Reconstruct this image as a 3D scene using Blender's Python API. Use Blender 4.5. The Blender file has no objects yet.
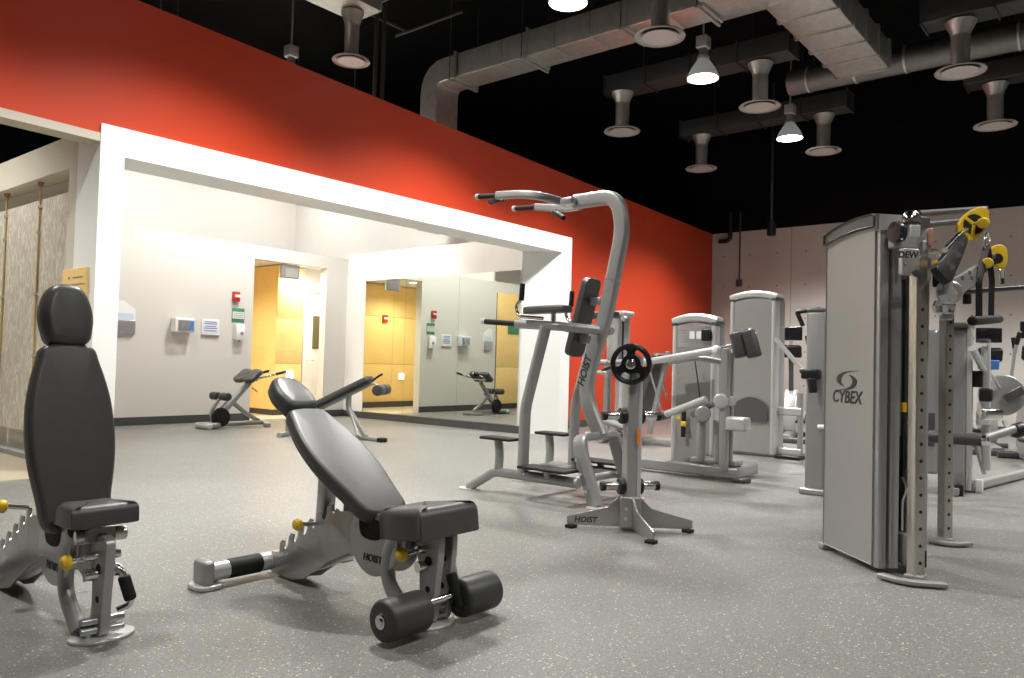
import bpy, bmesh, math, random
from mathutils import Vector, Matrix
random.seed(7)
PI = math.pi
R = math.radians
SC = bpy.context.scene
COL = SC.collection

# ------------------------------------------------------------------ materials
def mat(name, col, rough=.5, metal=0., spec=.5, emit=None, es=0., noise=0., nscale=40., bump=0., coat=0.):
    m = bpy.data.materials.new(name); m.use_nodes = True
    nt = m.node_tree; b = nt.nodes['Principled BSDF']
    b.inputs['Base Color'].default_value = (*col, 1)
    b.inputs['Roughness'].default_value = rough
    b.inputs['Metallic'].default_value = metal
    b.inputs['Specular IOR Level'].default_value = spec
    if coat: b.inputs['Coat Weight'].default_value = coat
    if emit:
        b.inputs['Emission Color'].default_value = (*emit, 1)
        b.inputs['Emission Strength'].default_value = es
    if noise or bump:
        tc = nt.nodes.new('ShaderNodeTexCoord'); n = nt.nodes.new('ShaderNodeTexNoise')
        n.inputs['Scale'].default_value = nscale; n.inputs['Detail'].default_value = 4
        nt.links.new(tc.outputs['Object'], n.inputs['Vector'])
        if noise:
            mx = nt.nodes.new('ShaderNodeMix'); mx.data_type = 'RGBA'
            mx.inputs[6].default_value = (*[c*(1-noise) for c in col], 1)
            mx.inputs[7].default_value = (*[min(1, c*(1+noise)) for c in col], 1)
            nt.links.new(n.outputs['Fac'], mx.inputs[0]); nt.links.new(mx.outputs[2], b.inputs['Base Color'])
        if bump:
            bp = nt.nodes.new('ShaderNodeBump'); bp.inputs['Strength'].default_value = bump; bp.inputs['Distance'].default_value = .01
            nt.links.new(n.outputs['Fac'], bp.inputs['Height']); nt.links.new(bp.outputs[0], b.inputs['Normal'])
    return m

M = {}
M['silver'] = mat('silver_powder_coat', (.34, .34, .335), .36, .45, noise=.04, nscale=200)
M['plate'] = mat('brushed_steel_plate', (.42, .41, .40), .32, .75, noise=.05, nscale=120)
M['shroud'] = mat('grey_shroud', (.30, .295, .285), .4, .25, noise=.03, nscale=60)
M['alu'] = mat('aluminium', (.43, .43, .44), .28, .65)
M['cap'] = mat('silver_cap', (.55, .55, .55), .3, .4)
M['darkcap'] = mat('dark_grey_cap', (.085, .085, .088), .38, .2)
M['chrome'] = mat('chrome', (.72, .72, .72), .14, 1.)
M['vinyl'] = mat('black_vinyl', (.050, .050, .049), .42, 0, .6, noise=.15, nscale=30, bump=.04)
M['rubber'] = mat('black_rubber', (.010, .010, .0105), .6, 0, .3)
M['foam'] = mat('black_foam', (.042, .042, .042), .45, 0, .4)
M['black'] = mat('black_plastic', (.009, .009, .0095), .4, 0, .4)
M['yellow'] = mat('yellow_plastic', (.72, .47, .02), .4)
M['orange'] = mat('orange_sticker', (.75, .22, .04), .5)
M['white'] = mat('white_plastic', (.78, .78, .77), .4)
M['blue'] = mat('blue_print', (.05, .19, .52), .5)
M['green'] = mat('green_print', (.05, .22, .10), .5)
M['red'] = mat('red_plastic', (.45, .035, .02), .35)
M['ink'] = mat('dark_ink', (.02, .02, .02), .5)
M['iron'] = mat('black_iron', (.012, .012, .013), .28, .2)
M['duct'] = mat('galvanised_steel', (.60, .59, .56), .34, .65, noise=.22, nscale=9)
M['ductdark'] = mat('dull_duct', (.075, .075, .072), .5, .5, noise=.2, nscale=6)
M['diff'] = mat('diffuser_white', (.60, .57, .55), .5)
M['lens'] = mat('lamp_lens', (1, 1, 1), .3, emit=(1, .97, .92), es=30)
M['hole'] = mat('dark_hole', (.006, .006, .006), .8)
M['screen'] = mat('tv_screen', (.01, .01, .012), .15)
M['paint'] = mat('white_wall_paint', (.80, .785, .745), .55, noise=.015, nscale=3)
M['facade'] = mat('white_facade_paint', (.86, .855, .83), .5)
M['greywall'] = mat('pale_grey_paint', (.63, .62, .575), .5)
M['base'] = mat('dark_base', (.055, .055, .055), .45)
M['blackpaint'] = mat('black_ceiling_paint', (.004, .004, .0043), .85, 0, .1, noise=.3, nscale=2)
M['globe'] = mat('added_lamp_globe', (1, .97, .9), .3, emit=(1, .985, .94), es=155)
M['globe_dim'] = mat('added_lamp_globe_dim', (1, .97, .9), .3, emit=(1, .985, .94), es=62)
M['bell'] = mat('prismatic_reflector', (.62, .62, .62), .25, .2, emit=(1, 1, .97), es=.12)
M['glow'] = mat('lit_panel', (1, .95, .8), .3, emit=(1, .93, .75), es=5)
M['tan'] = mat('tan_tile', (.55, .48, .35), .3, noise=.08, nscale=5)
M['door'] = mat('door_white', (.80, .76, .66), .35)
M['olive'] = mat('dim_door_glass', (.13, .115, .06), .15)
M['copper'] = mat('copper_tag', (.45, .25, .18), .4, .4)
M['brass'] = mat('brass_cable', (.72, .55, .22), .35, .5)
M['ductmid'] = mat('dim_galvanised', (.22, .215, .205), .4, .7, noise=.2, nscale=8)
M['holed'] = mat('satin_chrome', (.56, .54, .50), .24, .9)

def wood_mat():
    m = mat('maple_wood', (.72, .44, .14), .38); nt = m.node_tree; b = nt.nodes['Principled BSDF']
    tc = nt.nodes.new('ShaderNodeTexCoord'); mp = nt.nodes.new('ShaderNodeMapping'); n = nt.nodes.new('ShaderNodeTexNoise')
    mp.inputs['Scale'].default_value = (2, 2, 22); n.inputs['Scale'].default_value = 3
    cr = nt.nodes.new('ShaderNodeValToRGB')
    cr.color_ramp.elements[0].color = (.80, .53, .17, 1); cr.color_ramp.elements[1].color = (.90, .66, .28, 1)
    nt.links.new(tc.outputs['Object'], mp.inputs[0]); nt.links.new(mp.outputs[0], n.inputs['Vector'])
    nt.links.new(n.outputs['Fac'], cr.inputs[0]); nt.links.new(cr.outputs[0], b.inputs['Base Color'])
    return m
M['wood'] = wood_mat()

def floor_mat():
    m = mat('speckled_rubber', (.23, .225, .21), .42, 0, .45); nt = m.node_tree; b = nt.nodes['Principled BSDF']
    tc = nt.nodes.new('ShaderNodeTexCoord')
    n = nt.nodes.new('ShaderNodeTexNoise'); n.inputs['Scale'].default_value = 90; n.inputs['Detail'].default_value = 5
    nt.links.new(tc.outputs['Object'], n.inputs['Vector'])
    cr = nt.nodes.new('ShaderNodeValToRGB')
    cr.color_ramp.elements[0].position = .3; cr.color_ramp.elements[0].color = (.150, .149, .139, 1)
    cr.color_ramp.elements[1].position = .7; cr.color_ramp.elements[1].color = (.245, .242, .226, 1)
    nt.links.new(n.outputs['Fac'], cr.inputs[0])
    big = nt.nodes.new('ShaderNodeTexNoise'); big.inputs['Scale'].default_value = 1.3; big.inputs['Detail'].default_value = 3
    nt.links.new(tc.outputs['Object'], big.inputs['Vector'])
    mx = nt.nodes.new('ShaderNodeMix'); mx.data_type = 'RGBA'; mx.blend_type = 'MULTIPLY'; mx.inputs[0].default_value = .25
    nt.links.new(cr.outputs[0], mx.inputs[6]); nt.links.new(big.outputs['Fac'], mx.inputs[7])
    last = mx.outputs[2]
    for sc_, thr, colr in ((46, .115, (.56, .51, .41)), (33, .075, (.50, .37, .25)), (85, .13, (.48, .46, .43)), (70, .13, (.065, .062, .056))):
        v = nt.nodes.new('ShaderNodeTexVoronoi'); v.inputs['Scale'].default_value = sc_
        mp = nt.nodes.new('ShaderNodeMapping'); mp.inputs['Location'].default_value = (sc_, sc_*.7, 0)
        nt.links.new(tc.outputs['Object'], mp.inputs[0]); nt.links.new(mp.outputs[0], v.inputs['Vector'])
        # only some cells carry a fleck
        lt = nt.nodes.new('ShaderNodeMath'); lt.operation = 'LESS_THAN'; lt.inputs[1].default_value = thr*1.7
        nt.links.new(v.outputs['Distance'], lt.inputs[0])
        sp = nt.nodes.new('ShaderNodeSeparateColor'); nt.links.new(v.outputs['Color'], sp.inputs[0])
        l2 = nt.nodes.new('ShaderNodeMath'); l2.operation = 'LESS_THAN'; l2.inputs[1].default_value = .36
        nt.links.new(sp.outputs[0], l2.inputs[0])
        mu = nt.nodes.new('ShaderNodeMath'); mu.operation = 'MULTIPLY'
        nt.links.new(lt.outputs[0], mu.inputs[0]); nt.links.new(l2.outputs[0], mu.inputs[1])
        k = nt.nodes.new('ShaderNodeMix'); k.data_type = 'RGBA'; k.inputs[7].default_value = (*colr, 1)
        nt.links.new(mu.outputs[0], k.inputs[0]); nt.links.new(last, k.inputs[6]); last = k.outputs[2]
    nt.links.new(last, b.inputs['Base Color'])
    bp = nt.nodes.new('ShaderNodeBump'); bp.inputs['Strength'].default_value = .12; bp.inputs['Distance'].default_value = .004
    nt.links.new(n.outputs['Fac'], bp.inputs['Height']); nt.links.new(bp.outputs[0], b.inputs['Normal'])
    return m
M['floor'] = floor_mat()

def red_mat():
    m = mat('red_wall_paint', (.55, .052, .017), .5, 0, .25, noise=.03, nscale=4)
    return m
M['redwall'] = red_mat()

def concrete_mat():
    # precast panels with tie holes; paint above 4.15 m is black
    m = mat('concrete_panels', (.40, .385, .36), .75, 0, .1); nt = m.node_tree; b = nt.nodes['Principled BSDF']; L = nt.links.new
    tc = nt.nodes.new('ShaderNodeTexCoord'); sp = nt.nodes.new('ShaderNodeSeparateXYZ'); L(tc.outputs['Object'], sp.inputs[0])
    n = nt.nodes.new('ShaderNodeTexNoise'); n.inputs['Scale'].default_value = 1.2; n.inputs['Detail'].default_value = 6
    L(tc.outputs['Object'], n.inputs['Vector'])
    cr = nt.nodes.new('ShaderNodeValToRGB'); cr.color_ramp.elements[0].color = (.50, .485, .45, 1); cr.color_ramp.elements[1].color = (.64, .625, .585, 1)
    L(n.outputs['Fac'], cr.inputs[0])
    def mth(op, a, v=None):
        k = nt.nodes.new('ShaderNodeMath'); k.operation = op
        if isinstance(a, (int, float)): k.inputs[0].default_value = a
        else: L(a, k.inputs[0])
        if v is not None:
            if isinstance(v, (int, float)): k.inputs[1].default_value = v
            else: L(v, k.inputs[1])
        return k.outputs[0]
    def cell(o, per, off):
        return mth('SUBTRACT', mth('FRACT', mth('MULTIPLY', mth('ADD', o, off), 1/per)), .5)
    hy = mth('MULTIPLY', cell(sp.outputs[1], 0.62, .2), 0.62); hz = mth('MULTIPLY', cell(sp.outputs[2], 0.72, .35), 0.72)
    d = mth('SQRT', mth('ADD', mth('POWER', hy, 2), mth('POWER', hz, 2)))
    hole = mth('LESS_THAN', d, .018)
    gy = mth('ABSOLUTE', mth('MULTIPLY', cell(sp.outputs[1], 2.48, .2), 2.48)); joint = mth('LESS_THAN', gy, .012)
    f = mth('MAXIMUM', hole, mth('MULTIPLY', joint, .5))
    k = nt.nodes.new('ShaderNodeMix'); k.data_type = 'RGBA'; k.inputs[7].default_value = (.22, .20, .18, 1)
    L(f, k.inputs[0]); L(cr.outputs[0], k.inputs[6])
    up = mth('GREATER_THAN', sp.outputs[2], 4.15)
    k2 = nt.nodes.new('ShaderNodeMix'); k2.data_type = 'RGBA'; k2.inputs[7].default_value = (.004, .004, .0043, 1)
    L(up, k2.inputs[0]); L(k.outputs[2], k2.inputs[6]); L(k2.outputs[2], b.inputs['Base Color'])
    return m
M['concrete'] = concrete_mat()

def resin_mat():
    # translucent panel with pressed grass blades
    m = mat('pressed_grass_resin', (.50, .45, .36), .3); nt = m.node_tree; b = nt.nodes['Principled BSDF']; L = nt.links.new
    tc = nt.nodes.new('ShaderNodeTexCoord'); mp = nt.nodes.new('ShaderNodeMapping'); mp.inputs['Rotation'].default_value = (R(25), 0, 0)
    mp.inputs['Scale'].default_value = (1, 9, 2.6)
    L(tc.outputs['Object'], mp.inputs[0])
    w = nt.nodes.new('ShaderNodeTexNoise'); w.inputs['Scale'].default_value = 3.2; w.inputs['Detail'].default_value = 3; w.inputs['Distortion'].default_value = 1.2
    L(mp.outputs[0], w.inputs['Vector'])
    cr = nt.nodes.new('ShaderNodeValToRGB')
    e = cr.color_ramp.elements; e[0].position = .44; e[0].color = (.56, .51, .42, 1); e[1].position = .62; e[1].color = (.82, .77, .66, 1)
    L(w.outputs['Fac'], cr.inputs[0]); L(cr.outputs[0], b.inputs['Base Color'])
    b.inputs['Transmission Weight'].default_value = .25
    b.inputs['IOR'].default_value = 1.2
    b.inputs['Roughness'].default_value = .35
    return m
M['resin'] = resin_mat()

mir = mat('mirror_glass', (.72, .76, .70), .0, 1.); M['mirror'] = mir

# ------------------------------------------------------------------ geometry helpers
def V(*a): return Vector(a)
def fillet(pts, r, n=5, closed=False):
    pts = [Vector(p) for p in pts]
    if r <= 0 or len(pts) < 3: return pts
    out = []
    N = len(pts)
    for i, p in enumerate(pts):
        if not closed and (i == 0 or i == N-1): out.append(p); continue
        a = pts[(i-1) % N]-p; c = pts[(i+1) % N]-p
        la, lc = a.length, c.length
        rr = min(r, la*.48, lc*.48)
        a = p+a.normalized()*rr; c = p+c.normalized()*rr
        for k in range(n+1):
            t = k/n
            out.append(a*(1-t)**2+p*2*t*(1-t)+c*t*t)
    return out
def circ(r, n=12, r2=None):
    r2 = r2 or r
    return [(r*math.cos(2*PI*k/n), r2*math.sin(2*PI*k/n)) for k in range(n)]
def rrect(w, h, r=None, n=3):
    r = min(w, h)*.25 if r is None else r
    out = []
    for cx, cy, a0 in ((w/2-r, h/2-r, 0), (-w/2+r, h/2-r, 90), (-w/2+r, -h/2+r, 180), (w/2-r, -h/2+r, 270)):
        for k in range(n+1):
            a = R(a0+90*k/n); out.append((cx+r*math.cos(a), cy+r*math.sin(a)))
    return out
def spline(pts, n=6):
    P = [Vector(p) for p in pts]; N = len(P); out = []
    for i in range(N):
        p0, p1, p2, p3 = P[i-1], P[i], P[(i+1) % N], P[(i+2) % N]
        for k in range(n):
            t = k/n
            out.append(.5*((2*p1)+(p2-p0)*t+(2*p0-5*p1+4*p2-p3)*t*t+(3*p1-p0-3*p2+p3)*t**3))
    return out

class MB:
    def __init__(s): s.v = []; s.f = []
    def add(s, vs, fs, mtx=None):
        o = len(s.v)
        s.v += [(mtx @ Vector(v)) if mtx else Vector(v) for v in vs]
        s.f += [tuple(o+i for i in f) for f in fs]; return s
    def rings(s, rings, caps=True, close=False):
        n = len(rings[0]); fs = []
        for i in range(len(rings)-(0 if close else 1)):
            j = (i+1) % len(rings)
            for k in range(n):
                k2 = (k+1) % n
                fs.append((i*n+k, i*n+k2, j*n+k2, j*n+k))
        if caps and not close:
            fs.append(tuple(range(n-1, -1, -1))); m = (len(rings)-1)*n; fs.append(tuple(m+k for k in range(n)))
        return s.add([p for r in rings for p in r], fs)
    def sweep(s, path, prof, up=(0, 0, 1), fil=0., caps=True, scale=None, closed=False):
        pts = fillet(path, fil, closed=closed) if fil else [Vector(p) for p in path]
        N = len(pts); up = Vector(up); rings = []; prev = None
        for i, p in enumerate(pts):
            if closed: t = (pts[(i+1) % N]-pts[i-1])
            else: t = (pts[min(i+1, N-1)]-pts[max(i-1, 0)])
            t.normalize()
            u = up if prev is None else prev
            if abs(t.dot(u)) > .98 and prev is None: u = Vector((0, 1, 0)) if abs(t.y) < .9 else Vector((1, 0, 0))
            sd = t.cross(u).normalized(); uu = sd.cross(t).normalized(); prev = uu
            k = 1 if scale is None else (scale(i/(N-1)) if callable(scale) else scale)
            rings.append([p+sd*(a*k)+uu*(b*k) for a, b in prof])
        return s.rings(rings, caps, closed)
    def tube(s, path, r, fil=0., n=12, up=(0, 0, 1), **k): return s.sweep(path, circ(r, n), up, fil, **k)
    def bar(s, path, w, h, fil=0., up=(0, 0, 1), r=None, **k): return s.sweep(path, rrect(w, h, r), up, fil, **k)
    def cyl(s, a, b, r, r2=None, n=16):
        a, b = Vector(a), Vector(b); r2 = r if r2 is None else r2
        t = (b-a).normalized(); u = Vector((0, 0, 1)) if abs(t.z) < .95 else Vector((1, 0, 0))
        x = t.cross(u).normalized(); y = x.cross(t)
        return s.rings([[p+x*math.cos(2*PI*k/n)*q+y*math.sin(2*PI*k/n)*q for k in range(n)] for p, q in ((a, r), (b, r2))])
    def rcyl(s, a, b, r, e=.012, n=20):     # cylinder with rounded rims
        a, b = Vector(a), Vector(b); t = (b-a).normalized(); L = (b-a).length
        u = Vector((0, 0, 1)) if abs(t.z) < .95 else Vector((1, 0, 0)); x = t.cross(u).normalized(); y = x.cross(t)
        prof = []
        for k in range(5): q = R(90*k/4); prof.append((e-e*math.cos(q), r-e+e*math.sin(q)))
        for k in range(5): q = R(90*k/4); prof.append((L-e+e*math.sin(q), r-e+e*math.cos(q)))
        return s.rings([[a+t*d+x*math.cos(2*PI*k/n)*q+y*math.sin(2*PI*k/n)*q for k in range(n)] for d, q in prof])
    def lathe(s, c, prof, n=24, axis=(0, 0, 1), caps=True):
        c = Vector(c); t = Vector(axis).normalized(); u = Vector((0, 0, 1)) if abs(t.z) < .95 else Vector((1, 0, 0))
        x = t.cross(u).normalized(); y = x.cross(t)
        return s.rings([[c+t*d+x*math.cos(2*PI*k/n)*q+y*math.sin(2*PI*k/n)*q for k in range(n)] for q, d in prof], caps)
    def box(s, c, sz, rot=None, bev=.0):
        c = Vector(c); w, d, h = sz; b = min(bev, w*.45, d*.45, h*.45)
        m = Matrix.Translation(c) @ (rot.to_4x4() if rot else Matrix())
        if b <= 0:
            vs = [(x*w/2, y*d/2, z*h/2) for z in (-1, 1) for x, y in ((-1, -1), (1, -1), (1, 1), (-1, 1))]
            return s.add(vs, [(3, 2, 1, 0), (4, 5, 6, 7), (0, 1, 5, 4), (1, 2, 6, 5), (2, 3, 7, 6), (3, 0, 4, 7)], m)
        r = []
        n = 3
        for k in range(n+1):
            a = R(90*k/n); r.append((b*(1-math.sin(a)), -h/2+b*(1-math.cos(a))))
        for k in range(n+1):
            a = R(90*k/n); r.append((b*(1-math.cos(a)), h/2-b*(1-math.sin(a))))
        rings = []
        for ins, z in r:
            rings.append([m @ Vector((x, y, z)) for x, y in rrect(w-2*ins, d-2*ins, max(b-ins, .0005), 3)])
        return s.rings(rings)
    def prism(s, outline, z0, z1, mtx=None, bev=0.):
        # outline in the local xy plane, extruded from z0 to z1
        pts = [Vector((p[0], p[1])) for p in outline]; N = len(pts)
        area = sum(pts[i].x*pts[(i+1) % N].y-pts[(i+1) % N].x*pts[i].y for i in range(N))
        if area < 0: pts.reverse()
        nr = []
        for i in range(N):
            t1 = (pts[i]-pts[i-1]).normalized(); t2 = (pts[(i+1) % N]-pts[i]).normalized()
            q = Vector((-(t1.y+t2.y), t1.x+t2.x)); q = q.normalized() if q.length > 1e-6 else Vector((-t1.y, t1.x))
            nr.append(q)
        lay = [(0, z0), (0, z1)] if bev <= 0 else \
            [(bev*(1-math.sin(R(a))), z0+bev*(1-math.cos(R(a)))) for a in (0, 22, 45, 67, 90)] + \
            [(bev*(1-math.cos(R(a))), z1-bev*(1-math.sin(R(a)))) for a in (0, 22, 45, 67, 90)]
        rings = []
        for ins, z in lay:
            rings.append([(mtx @ Vector((p.x+q.x*ins, p.y+q.y*ins, z))) if mtx else Vector((p.x+q.x*ins, p.y+q.y*ins, z)) for p, q in zip(pts, nr)])
        return s.rings(rings)
    def pad(s, outline, t, mtx=None, bev=.022, dome=.006):
        # upholstered pad: flat back at z=0, crowned front at z=t
        pts = [Vector((p[0], p[1])) for p in outline]; N = len(pts)
        area = sum(pts[i].x*pts[(i+1) % N].y-pts[(i+1) % N].x*pts[i].y for i in range(N))
        if area < 0: pts.reverse()
        c = sum(pts, Vector((0, 0)))/N
        lay = [(.004, 0), (0, .006), (0, t*.35), (-.001, t*.4), (0, t*.45), (0, t-bev)]
        lay += [(bev*(1-math.cos(R(a))), t-bev*(1-math.sin(R(a)))) for a in (20, 40, 60, 78, 90)]
        lay += [(bev+1.22, t+dome*.55), (bev+1.50, t+dome*.9)]
        nr = []
        for i in range(N):
            t1 = (pts[i]-pts[i-1]).normalized(); t2 = (pts[(i+1) % N]-pts[i]).normalized()
            q = Vector((-(t1.y+t2.y), t1.x+t2.x)); nr.append(q.normalized())
        rings = []
        for ins, z in lay:
            rg = []
            for p, q in zip(pts, nr):
                if ins > bev+.001:
                    p1 = p+q*bev; w = p1.lerp(c, ins-bev-1)
                else: w = p+q*ins
                w = Vector((w.x, w.y, z)); rg.append(mtx @ w if mtx else w)
            rings.append(rg)
        return s.rings(rings)
    def text(s, txt, mtx, size, depth=.0015, shear=0., align='CENTER', bold=0.):
        cu = bpy.data.curves.new('lettering', 'FONT'); cu.body = txt; cu.size = size; cu.extrude = depth/2; cu.shear = shear
        cu.align_x = align; cu.align_y = 'CENTER'; cu.offset = bold
        o = bpy.data.objects.new('lettering', cu); COL.objects.link(o)
        dg = bpy.context.evaluated_depsgraph_get(); dg.update()
        me = bpy.data.meshes.new_from_object(o.evaluated_get(dg))
        s.add([v.co.copy() for v in me.vertices], [tuple(p.vertices) for p in me.polygons], mtx)
        bpy.data.objects.remove(o); bpy.data.meshes.remove(me); bpy.data.curves.remove(cu); return s

ORG = {}
def build(name, mb, m, parent=None, world=False, smooth=32., label=None):
    me = bpy.data.meshes.new(name)
    off = ORG.get(parent.name, Vector()) if (parent and world) else Vector()
    me.from_pydata([v-off for v in mb.v], [], mb.f); me.update()
    bm = bmesh.new(); bm.from_mesh(me)
    bmesh.ops.remove_doubles(bm, verts=bm.verts, dist=1e-5)
    bmesh.ops.recalc_face_normals(bm, faces=bm.faces)
    lim = R(smooth)
    for f in bm.faces: f.smooth = True
    for e in bm.edges:
        if len(e.link_faces) == 2: e.smooth = e.calc_face_angle(0) < lim
    bm.to_mesh(me); bm.free()
    me.materials.append(m)
    o = bpy.data.objects.new(name, me); COL.objects.link(o)
    if parent:
        o.parent = parent; ORG[o.name] = ORG.get(parent.name, Vector())
    if label: o['label'] = label
    return o
def tag(o, label, cat, group=None):
    o['label'] = label; o['category'] = cat
    if group: o['group'] = group
    return o
def thing(name, label, cat, loc=(0, 0, 0), rot=0., group=None):
    o = bpy.data.objects.new(name, None); COL.objects.link(o); o.empty_display_size = .1
    o.location = loc; o.rotation_euler = (0, 0, rot); ORG[o.name] = Vector(loc)
    return tag(o, label, cat, group)
def struct(name, mb, m, smooth=32.):
    o = build(name, mb, m, None, smooth=smooth); o['kind'] = 'structure'; return o
def single(name, mb, m, label, cat, loc, group=None):
    # a thing that is one mesh, built in world coordinates, its origin moved to loc
    L = Vector(loc); mb.v = [v-L for v in mb.v]
    o = build(name, mb, m); o.location = loc; return tag(o, label, cat, group)
def dup(root, loc, rot, label, group=None):
    r = root.copy(); COL.objects.link(r); r.location = loc; r.rotation_euler = (0, 0, rot); r['label'] = label
    ORG[r.name] = Vector(loc)
    if group: r['group'] = group
    def rec(a, b):
        for ch in list(a.children):
            c = ch.copy(); COL.objects.link(c); c.parent = b; rec(ch, c)
    rec(root, r); return r
def frame(o, x, y):
    x = Vector(x).normalized(); y = Vector(y).normalized(); z = x.cross(y)
    m = Matrix((x, y, z)).transposed().to_4x4(); m.translation = Vector(o); return m

# ------------------------------------------------------------------ camera
AZ, PITCH, ROLL, FPX, EYE = R(39.5), R(1.77), R(1.5), 775., 1.05
f0 = V(math.cos(AZ), math.sin(AZ), 0); fw = f0*math.cos(PITCH)+V(0, 0, math.sin(PITCH))
r0 = V(math.sin(AZ), -math.cos(AZ), 0); u0 = -f0*math.sin(PITCH)+V(0, 0, math.cos(PITCH))
rt = r0*math.cos(ROLL)+u0*math.sin(ROLL); upv = u0*math.cos(ROLL)-r0*math.sin(ROLL)
cd = bpy.data.cameras.new('camera'); cam = bpy.data.objects.new('camera', cd); COL.objects.link(cam)
cd.sensor_fit = 'HORIZONTAL'; cd.sensor_width = 36; cd.lens = FPX*36/1024; cd.clip_end = 200
mm = Matrix((rt, upv, -fw)).transposed().to_4x4(); mm.translation = V(0, 0, EYE); cam.matrix_world = mm
SC.camera = cam

# ------------------------------------------------------------------ the room
ZR = 4.15
def redy(x): return 6.85+.07*(x-2.77)
def wallbox(p, q, z0, z1, t, side=1):
    # upright slab from p to q (xy), thickness t to the left of the direction
    p, q = Vector(p), Vector(q); d = (q-p).normalized(); n = Vector((-d.y, d.x))*t*side
    o = [p, q, q+n, p+n]
    mb = MB(); mb.rings([[V(a.x, a.y, z0) for a in o], [V(a.x, a.y, z1) for a in o]]); return mb

fl = MB(); fl.prism([(-7, -7), (17.2, -7), (17.2, 11.45), (2.8, 11.45), (2.8, 7.02), (-7, 7.02)], -.12, 0)
struct('floor', fl, M['floor'])
fl = MB(); fl.prism([(-7, 7.02), (2.8, 7.02), (2.8, 16), (-7, 16)], -.12, .012)
struct('floor_lobby', fl, M['tan'])
fl = MB(); fl.prism([(5, 11.45), (12, 11.45), (12, 16), (5, 16)], -.12, .0)
struct('floor_corridor', fl, M['tan'])
struct('ceiling', MB().prism([(-7, -7), (17.2, -7), (17.2, 16), (-7, 16)], 7.0, 7.1), M['blackpaint'])
struct('wall_back', wallbox((16.7, -7), (16.7, 16), 0, 7.0, .3, -1), M['concrete'])
struct('wall_right', wallbox((-7, -7), (16.7, -7), 0, 7.0, .3, -1), M['greywall'])
struct('wall_front', wallbox((-7, -7), (-7, 16), 0, 7.0, .3, 1), M['greywall'])
# red wall: stands to the floor past the portal, a bulkhead over it
rw = MB()
xs = [(-7, 2.90), (2.772, 2.90), (2.772, 2.97), (9.66, 2.97), (9.66, 0), (16.7, 0), (16.7, ZR), (-7, ZR)]
d = V(1, .07, 0).normalized(); nn = V(-d.y, d.x, 0)*.18
bo = [V(x, redy(x), z) for x, z in xs]
rw.rings([bo, [p+nn for p in bo]])
struct('wall_left', rw, M['redwall'])
rt_ = MB(); rt_.rings([[V(x, redy(x)+o, z) for x in (-7, 2.769) for o in ((-.012, .20) if x < 0 else (.20, -.012))] for z in (2.83, 2.90)])
struct('trim_1', rt_, mat('tan_trim_paint', (.50, .46, .37), .55))
bb = MB(); bb.rings([[V(9.68, redy(9.68)-.012, z), V(16.7, redy(16.7)-.012, z), V(16.7, redy(16.7)+.01, z), V(9.68, redy(9.68)+.01, z)] for z in (0, .12)])
struct('baseboard_left', bb, M['base'])
struct('baseboard_back', wallbox((16.69, -7), (16.69, 8.0), 0, .12, .02, 1), M['base'])
struct('wall_beyond', wallbox((-7, 15.9), (17, 15.9), 0, 7, .1), M['blackpaint'])

# portal frame
YP = 6.83
pf = MB()
# front face ring (posts + lintel) as one slab
pf.prism([(2.77, 0), (2.97, 0), (2.97, 2.735), (9.42, 2.735), (9.42, 0), (9.67, 0), (9.67, 2.985), (2.77, 2.985)], -.46, 0,
         frame((0, YP, 0), (1, 0, 0), (0, 0, 1)))
struct('wall_portal', pf, M['facade'])
# splay between portal and mirror wall
sp = MB(); sp.rings([[V(9.42, YP+.004, z), V(9.66, YP+.30, z), V(9.66, 7.275, z), V(9.034, 7.275, z)] for z in (0, 2.95)])
struct('wall_splay', sp, M['facade'])
# mirror wall, back wall, upper walls
struct('wall_mirror', wallbox((9.03, 7.28), (9.03, 11.40), 0, 2.95, .3, -1), M['paint'])
wb = MB()
wb.prism([(2.97, 0), (7.11, 0), (7.11, 2.66), (8.56, 2.66), (8.56, 0), (9.30, 0), (9.30, 2.88), (2.97, 2.88)], -.16, 0, frame((0, 11.40, 0), (1, 0, 0), (0, 0, 1)))
struct('wall_alcove', wb, M['greywall'])
struct('wall_upper_back', wallbox((5.9, 13.9), (9.6, 13.9), 2.7, 5.6, .15), M['paint'])
struct('wall_upper_diagonal', wallbox((4.85, 11.45), (5.92, 13.95), 2.7, 4.1, .12, 1), M['paint'])
usw = MB(); usw.rings([[V(x, 7.5, 2.9), V(x, 13.9, 2.9), V(x, 13.9, 5.4), V(x, 9.6, 4.6), V(x, 7.5, 4.1)] for x in (9.6, 9.75)])
struct('wall_upper_side', usw, M['paint'])
struct('ceiling_corridor', MB().prism([(5, 11.58), (12, 11.58), (12, 13.9), (5, 13.9)], 2.72, 2.80), M['paint'])
# side wall facing the lobby, with the wide opening holding the screen
sw = MB()
sw.prism([(YP+.465, 0), (7.46, 0), (7.46, 2.69), (13, 2.69), (13, 2.985), (YP+.465, 2.985)], 0, .2, frame((2.97, 0, 0), (0, 1, 0), (0, 0, 1)) @ Matrix.Translation((0, 0, -.2)))
struct('wall_side', sw, mat('shade_toned_paint', (.60, .56, .46), .55))  # wall colour darkened to carry the shade beside the post
struct('wall_lobby', wallbox((-7, 13), (3.4, 13), 0, 4.15, .15), M['paint'])
struct('wall_inner', wallbox((2.97, 7.46), (2.97, 11.4), 0, 2.69, .06, -1), M['paint'])
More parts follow.
